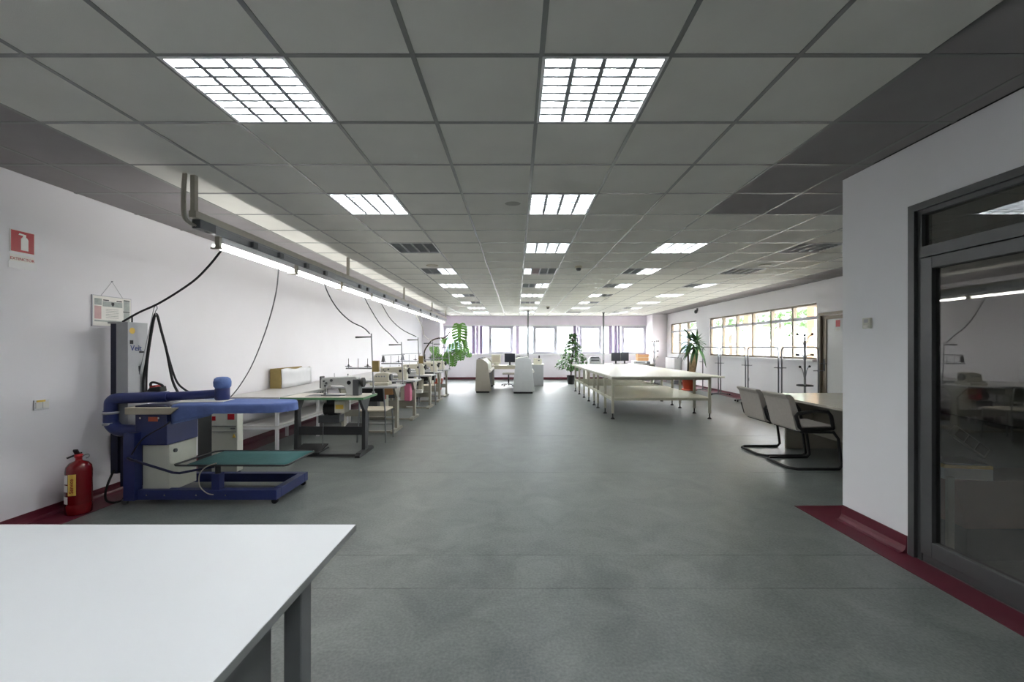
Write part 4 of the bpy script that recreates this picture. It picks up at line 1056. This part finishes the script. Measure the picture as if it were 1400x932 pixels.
# window desk with machines
t = thing('window_desk', 'long pale desk under the far right windows behind the cutting table', 'desk', (4.2, 17.3, 0))
MB().box(2.75, 5.5, 16.95, 17.65, .715, .745).build('desk_top', 'conf_top', t, bevel=.003)
for x in (2.80, 4.1, 5.45): MB().box(x-.02, x+.02, 17.0, 17.6, 0, .715).build('end_panel', 'conf_panel', t)
monitor('left dark monitor of the pair on the window desk', X(842,17.1), 17.1, .745, .36, .33)
monitor('right dark monitor of the pair on the window desk', X(854,17.2), 17.2, .745, .32, .34)
t = thing('printer', 'dark grey office printer on the window desk beside the power pole', 'printer', (X(812.5,17.2), 17.2, .745)); cx = X(812.5, 17.2)
MB().box(cx-.22, cx+.22, 17.0, 17.4, .746, .95).build('body', 'panel_grey', t, bevel=.012)
MB().prism([(cx-.20, .95), (cx+.20, .95), (cx+.16, 1.02), (cx-.16, 1.02)], 'y', 17.05, 17.38).build('scanner_lid', 'machine_dark', t, bevel=.008)
MB().box(cx-.15, cx+.15, 16.9, 17.0, .80, .815).build('paper_tray', 'paper', t); MB().box(cx-.16, cx+.16, 16.995, 17.0, .86, .91).build('control_panel', 'machine_dark', t)
cx = X(878, 17.3)
t = thing('paper_shredder', 'low grey machine under the carton on the window desk', 'machine', (cx-.12, 17.25, .745))
MB().box(cx-.40, cx+.12, 17.05, 17.45, .746, .86).build('body', 'plotter_white', t, bevel=.012)
MB().box(cx+.12, cx+.26, 17.08, 17.42, .746, .84).build('dark_end', 'machine_dark', t, bevel=.006)
MB().box(cx-.33, cx+.05, 17.045, 17.05, .79, .82).build('slot', 'machine_dark', t)
t = thing('carton', 'brown cardboard carton stacked on the low machine by the far window', 'box', (cx, 17.3, .86))
MB().box(cx-.22, cx+.20, 17.10, 17.42, .862, 1.13).build('body', 'cardboard', t); MB().obox((cx+.25, 17.25, 1.08), (.12, .30, .006), Matrix.Rotation(.7, 3, 'Y')).obox((cx-.0, 17.06, 1.12), (.40, .10, .006), Matrix.Rotation(-.4, 3, 'X')).build('flap', 'paper_pink', t)
MB().box(cx-.22, cx+.20, 17.098, 17.10, .985, 1.0).build('tape', 'tan', t)

# ------------------------------------------------------------------ plants
def leafmesh(name, m, L, W, fold=.15, droop=.2, n=4):
    mb = MB(); vs = []
    for i in range(n+1):
        u = i/n; w = W*math.sin(PI*min(.98, max(.03, u**.8)))*.5 + .002; z = -droop*L*u*u
        vs += [(-w, L*u, z + fold*w), (0, L*u, z), (w, L*u, z + fold*w)]
    fs = []
    for i in range(n):
        o = 3*i; fs += [(o, o+1, o+4, o+3), (o+1, o+2, o+5, o+4)]
    return vs, fs
def orient(az, el, roll=0):
    return Matrix.Rotation(az, 3, 'Z') @ Matrix.Rotation(el, 3, 'X') @ Matrix.Rotation(roll, 3, 'Y')
# ficus
fx, fy = X(782, 16.4), 16.3
t = thing('potted_ficus', 'bushy green potted ficus tree in a dark pot before the far window', 'potted plant', (fx, fy, 0))
MB().lathe((fx-.05, fy, 0), [(.12, 0), (.16, .30), (.165, .34), (.15, .34), (.145, .30), (0, .30)], 18).build('pot', 'black', t)
MB().lathe((fx-.05, fy, .302), [(.143, 0), (0, .012)], 14).build('soil', 'soil', t)
MB().tube([(fx-.05, fy, .30), (fx-.03, fy, .7), (fx, fy, 1.2), (fx+.02, fy, 1.85)], [.025, .02, .014, .006], 8).build('trunk', 'bark_dark', t)
mbl = MB(); vs, fs = leafmesh('leaf', '', .14, .085, .25, .25, 3)
mbr = MB()
for q in range(560):
    zz = .55 + 1.38*random.random()**1.25
    rad = .66*max(.06, min(1, (zz-.45)/.22))*max(.07, 1-(zz-.55)/1.32)**.85
    a = random.uniform(0, 2*PI); rr = rad*random.random()**.45
    c = Vector((fx + rr*math.cos(a), fy + rr*math.sin(a)*.9, zz))
    M = orient(a - PI/2 + random.uniform(-.9, .9), random.uniform(-.7, .35), random.uniform(-.5, .5))
    mbl.add([c + M @ Vector(v) for v in vs], fs, True)
    if q % 12 == 0: mbr.tube([(fx, fy, zz-.12), tuple(c)], .005, 5)
mbl.build('foliage', 'leaf_ficus', t, kind='stuff'); mbr.build('branches', 'bark_dark', t)
# dracaena in terracotta pot
dx, dy = X(942, 14.1), 14.1
t = thing('potted_dracaena', 'tall spiky leaved dracaena in an orange terracotta pot by the right windows', 'potted plant', (dx, dy, 0))
MB().lathe((dx, dy, 0), [(.25, 0), (.26, .03), (.20, .03)], 22).build('saucer', 'terracotta', t)
MB().lathe((dx, dy, .03), [(.16, 0), (.215, .30), (.235, .30), (.24, .37), (.215, .37), (.20, .33), (0, .33)], 22).build('pot', 'terracotta', t)
MB().lathe((dx, dy, .365), [(.2, 0), (0, .015)], 14).build('soil', 'soil', t)
MB().tube([(dx+.03, dy, .36), (dx+.07, dy-.12, .8), (dx+.12, dy-.25, 1.36)], [.13, .12, .10], 12, 3).build('trunk', 'bark', t)
MB().tube([(dx-.08, dy-.05, .36), (dx-.08, dy-.14, .9), (dx-.08, dy-.1, 1.55)], [.03, .028, .02], 8, 3).build('trunk', 'bark_dark', t)
vs, fs = leafmesh('blade', '', .72, .10, .30, .42, 7)
me_o = MB().add(vs, fs, True).build('leaf', 'leaf_dracaena', t, local=True); me_o.location = (dx+.25-dx, 0, 1.55)
blade = me_o.data; first = True
for hx, hz, cnt, sc in ((.12, 1.52, 66, 1.0), (-.08, 1.60, 28, .8)):
    for q in range(cnt):
        o = me_o if first else bpy.data.objects.new('leaf', blade)
        if not first: COL.objects.link(o); o.parent = t
        first = False
        s = sc*random.uniform(.7, 1.05); u = q/cnt
        if -math.sin(q*2.39996) > .2: s *= .5          # leaves turned to the wall stay short
        o.location = (hx + .02, -.25 + random.uniform(-.03, .03), hz - .12 + .16*u)
        o.rotation_euler = orient(q*2.39996, -.5 + 1.65*u + random.uniform(-.2, .2)).to_euler(); o.scale = (s, s, s)
# monstera
mx_, my = X(612, 14.2), 14.2
t = thing('potted_monstera', 'large climbing monstera with split leaves behind the last sewing table', 'potted plant', (mx_-.35, my, 0))
MB().lathe((mx_-.35, my, 0), [(.14, 0), (.19, .32), (.2, .36), (.18, .36), (.17, .32), (0, .32)], 18).build('pot', 'terracotta', t)
MB().lathe((mx_-.35, my, .325), [(.168, 0), (0, .012)], 14).build('soil', 'soil', t)
for pts, r in (([P(590,520,my), P(582,497,my), P(580,482,my), P(585,472,my), P(591,465,my), P(600,462,my), P(609,461,my), P(616,452,my)], .022), ([P(590,520,my), P(600,505,my), P(612,490,my), P(622,478,my)], .016), ([P(609,461,my), P(615,466,my)], .01)):
    MB().tube([(mx_-.35, my, .32)] + pts, r, 8, 4).build('stem', 'bark_dark', t)
def monstera_leaf(L, W):
    vs, fs = [(0, 0, 0)], []
    nl = 7; half = []
    for i in range(nl):
        u0 = -.12 + 1.02*i/nl; u1 = -.12 + 1.02*(i+.84)/nl
        def w(u): return W*.5*math.sqrt(max(0, 1 - ((u-.36)/.62)**2))
        half.append((u0, w(u0)+.01, u1, w(u1)+.005))
    for s in (-1, 1):
        for i, (u0, w0, u1, w1) in enumerate(half):
            a0 = max(0, u0*.92); a1 = max(.02, u1*.92)
            o = len(vs); tip = .10
            q = [(0, a0), (s*w0*.55, u0+.03), (s*w0, u0+tip*.6), (s*w1, u1+tip*.6), (s*w1*.55, u1+.03), (0, a1)]
            vs += [(x, y*L, -.10*L*(abs(x)/(W*.5+1e-6))**2*.8 - .25*L*y*y) for x, y in q]
            fs += [(o, o+1, o+4, o+5), (o+1, o+2, o+3, o+4)]
        o = len(vs)
        qq = [(0, 0), (s*.012, 0), (s*.012, .92), (0, .95)]
    o = len(vs); n = 6
    for i in range(n+1):
        u = .95*i/n
        vs += [(-W*.16*(1-u*.5), u*L, -.25*L*u*u-.002), (W*.16*(1-u*.5), u*L, -.25*L*u*u-.002)]
    fs += [(o+2*i, o+2*i+1, o+2*i+3, o+2*i+2) for i in range(n)]
    return vs[1:], [tuple(k-1 for k in f) for f in fs]
vs, fs = monstera_leaf(.46, .38)
spec = [(628,443,.05,-1.2,1.35,.1),(634,466,.5,-1.1,1.1,-.1),(624,468,-.1,-1.25,1.2,.15),(616,470,-.6,-1.0,1.05,.1),(639,476,.7,-1.0,.9,0),(629,478,.15,-1.2,1.0,.2),(612,482,-.4,-1.1,1.1,0),(619,486,.1,-1.3,1.0,-.15),(606,486,.3,-1.1,.9,.1),(612,461,-.9,-.7,.7,0),(605,463,.7,-.8,.55,.1),(596,474,.2,-1.0,.8,-.2),(600,484,-.4,-1.1,.8,.1),(590,474,.8,-.8,.7,.1),(593,484,-.2,-1.1,.7,.1)]
base_leaf = None
for (px, py, az, el, sc, roll) in spec:
    c = P(px, py, my - .1 + random.uniform(-.15, .1)) - Vector(t['_base'])
    if base_leaf is None:
        base_leaf = MB().add(vs, fs, True).build('leaf', 'leaf_monstera', t, local=True); o = base_leaf
    else:
        o = bpy.data.objects.new('leaf', base_leaf.data); COL.objects.link(o); o.parent = t
    o.location = c; o.scale = (sc*(1.0 if py < 450 else .8),)*3
    o.rotation_euler = orient(PI + az, el, roll).to_euler()

# ------------------------------------------------------------------ things stored behind the glazed door
t = thing('storage_carton', 'brown cardboard carton standing behind the glazed door', 'box', (3.2, 2.95, 0))
MB().prism([(2.93, .22), (3.60, .22), (3.64, .53), (2.85, .53)], 'y', 2.80, 3.10).build('body', 'cardboard_dull', t); MB().box(2.95, 3.55, 2.82, 3.08, 0, .22).build('crate_base', 'black', t)
tag(MB().box(2.79, 2.83, 2.78, 2.80, 0, .56).build('upright_board', 'conf_panel', origin=(2.81, 2.79, 0)), 'narrow upright board just inside the glazed door', 'board')
t = thing('magazine_stack', 'stack of yellow edged magazines on the carton behind the glass', 'magazines', (2.98, 2.92, .53))
RM = Matrix.Rotation(-.15, 3, 'Z')
MB().obox((2.98, 2.93, .566), (.28, .22, .07), RM).build('white_block', 'paper', t); MB().obox((2.98, 2.93, .613), (.28, .22, .02), RM).build('yellow_cover', 'yellow', t); MB().obox((2.98, 2.93, .629), (.25, .20, .010), RM).build('dark_cover', 'ink_dark', t)
t = thing('black_case', 'black slanted equipment case behind the glazed door', 'case', (3.25, 3.2, .53))
MB().obox((3.28, 3.24, .72), (.98, .22, .34), Matrix.Rotation(.20, 3, 'Y')).build('body', 'black', t, bevel=.02)
t2 = thing('power_strip', 'white edged power strip with three sockets lying on the black case', 'power strip', (3.26, 3.10, .70))
R3 = Matrix.Rotation(.62, 3, 'Y')
MB().obox((3.26, 3.10, .72), (.30, .03, .08), R3).build('case', 'panel_grey', t2, bevel=.006)
for q in (-1, 0, 1): MB().obox(Vector((3.26, 3.083, .72)) + R3 @ Vector((q*.09, 0, 0)), (.076, .006, .058), R3).build('socket', 'machine_dark', t2)

# ------------------------------------------------------------------ outside
struct(MB().box(-60, 80, YF+.4, 90, -.5, -.3).box(XR+.3, 80, -40, YF+.4, -.5, -.3).build('ground', 'asphalt'))
t = thing('office_building', 'pale office building seen through the far windows', 'building', (1, 42, -.3))
MB().box(-22, 26, 42, 52, -.3, 9.5).build('wall', 'facade', t)
for q in range(14):
    for fz in (.9, 4.4): MB().box(-20.5+q*3.3, -18.7+q*3.3, 41.94, 42, fz, fz+1.7).build('window', 'facade_glass', t)
MB().box(-22.3, 26.3, 41.7, 52.3, 9.5, 9.9).build('roof', 'cream_render', t)
t = thing('porch', 'cream porch roof on columns outside the right windows', 'porch', (8, 12, -.3))
MB().box(XR+.22, 7.9, 6.5, 18.5, 2.66, 2.80).build('soffit', 'cream_render', t)
MB().box(7.68, 7.9, 6.5, 18.5, 2.44, 2.66).build('beam', 'facade', t)
for y in (11.15, 14.3, 17.9): MB().box(7.62, 7.9, y-.14, y+.14, -.3, 2.44).build('column', 'cream_render', t)
t = thing('garden_wall', 'white garden wall beyond the porch', 'wall', (17, 16, -.3))
MB().box(17, 17.3, -5, 46, -.3, 1.7).build('wall', 'facade', t); MB().box(16.95, 17.35, -5, 46, 1.7, 1.78).build('coping', 'cream_render', t)
vs, fs = leafmesh('leaf', '', .30, .2, .2, .2, 2)
for (tx, ty, hh, wh) in ((14.0, 19.5, 4.4, 'left'), (15.0, 24.5, 4.6, 'middle'), (14.6, 29.5, 5.0, 'right'), (15.2, 35, 5.2, 'outermost')):
    t = thing('garden_tree', f'leafy green tree outside the right windows, {["nearest to the door","second from the door","third from the door","farthest from the door"][["left","middle","right","outermost"].index(wh)]}', 'tree', (tx, ty, -.3))
    MB().tube([(tx, ty, -.3), (tx+.1, ty, 1.2), (tx, ty+.1, hh-1)], [.14, .11, .05], 8, 3).build('trunk', 'bark_dark', t)
    mb = MB()
    for q in range(700):
        a = random.uniform(0, 2*PI); b = random.uniform(-1, 1); r = random.random()**.4
        c = Vector((tx + 1.9*r*math.cos(a)*math.sqrt(1-b*b), ty + 1.9*r*math.sin(a)*math.sqrt(1-b*b), hh - .9 + 1.75*r*b))
        M = orient(random.uniform(0, 2*PI), random.uniform(-1.2, 1.2), random.uniform(-1, 1))
        mb.add([c + M @ Vector(v) for v in vs], fs, True)
    mb.build('foliage', 'leaf_outdoor', t, kind='stuff')

for o in bpy.data.objects:
    if '_base' in o: del o['_base']
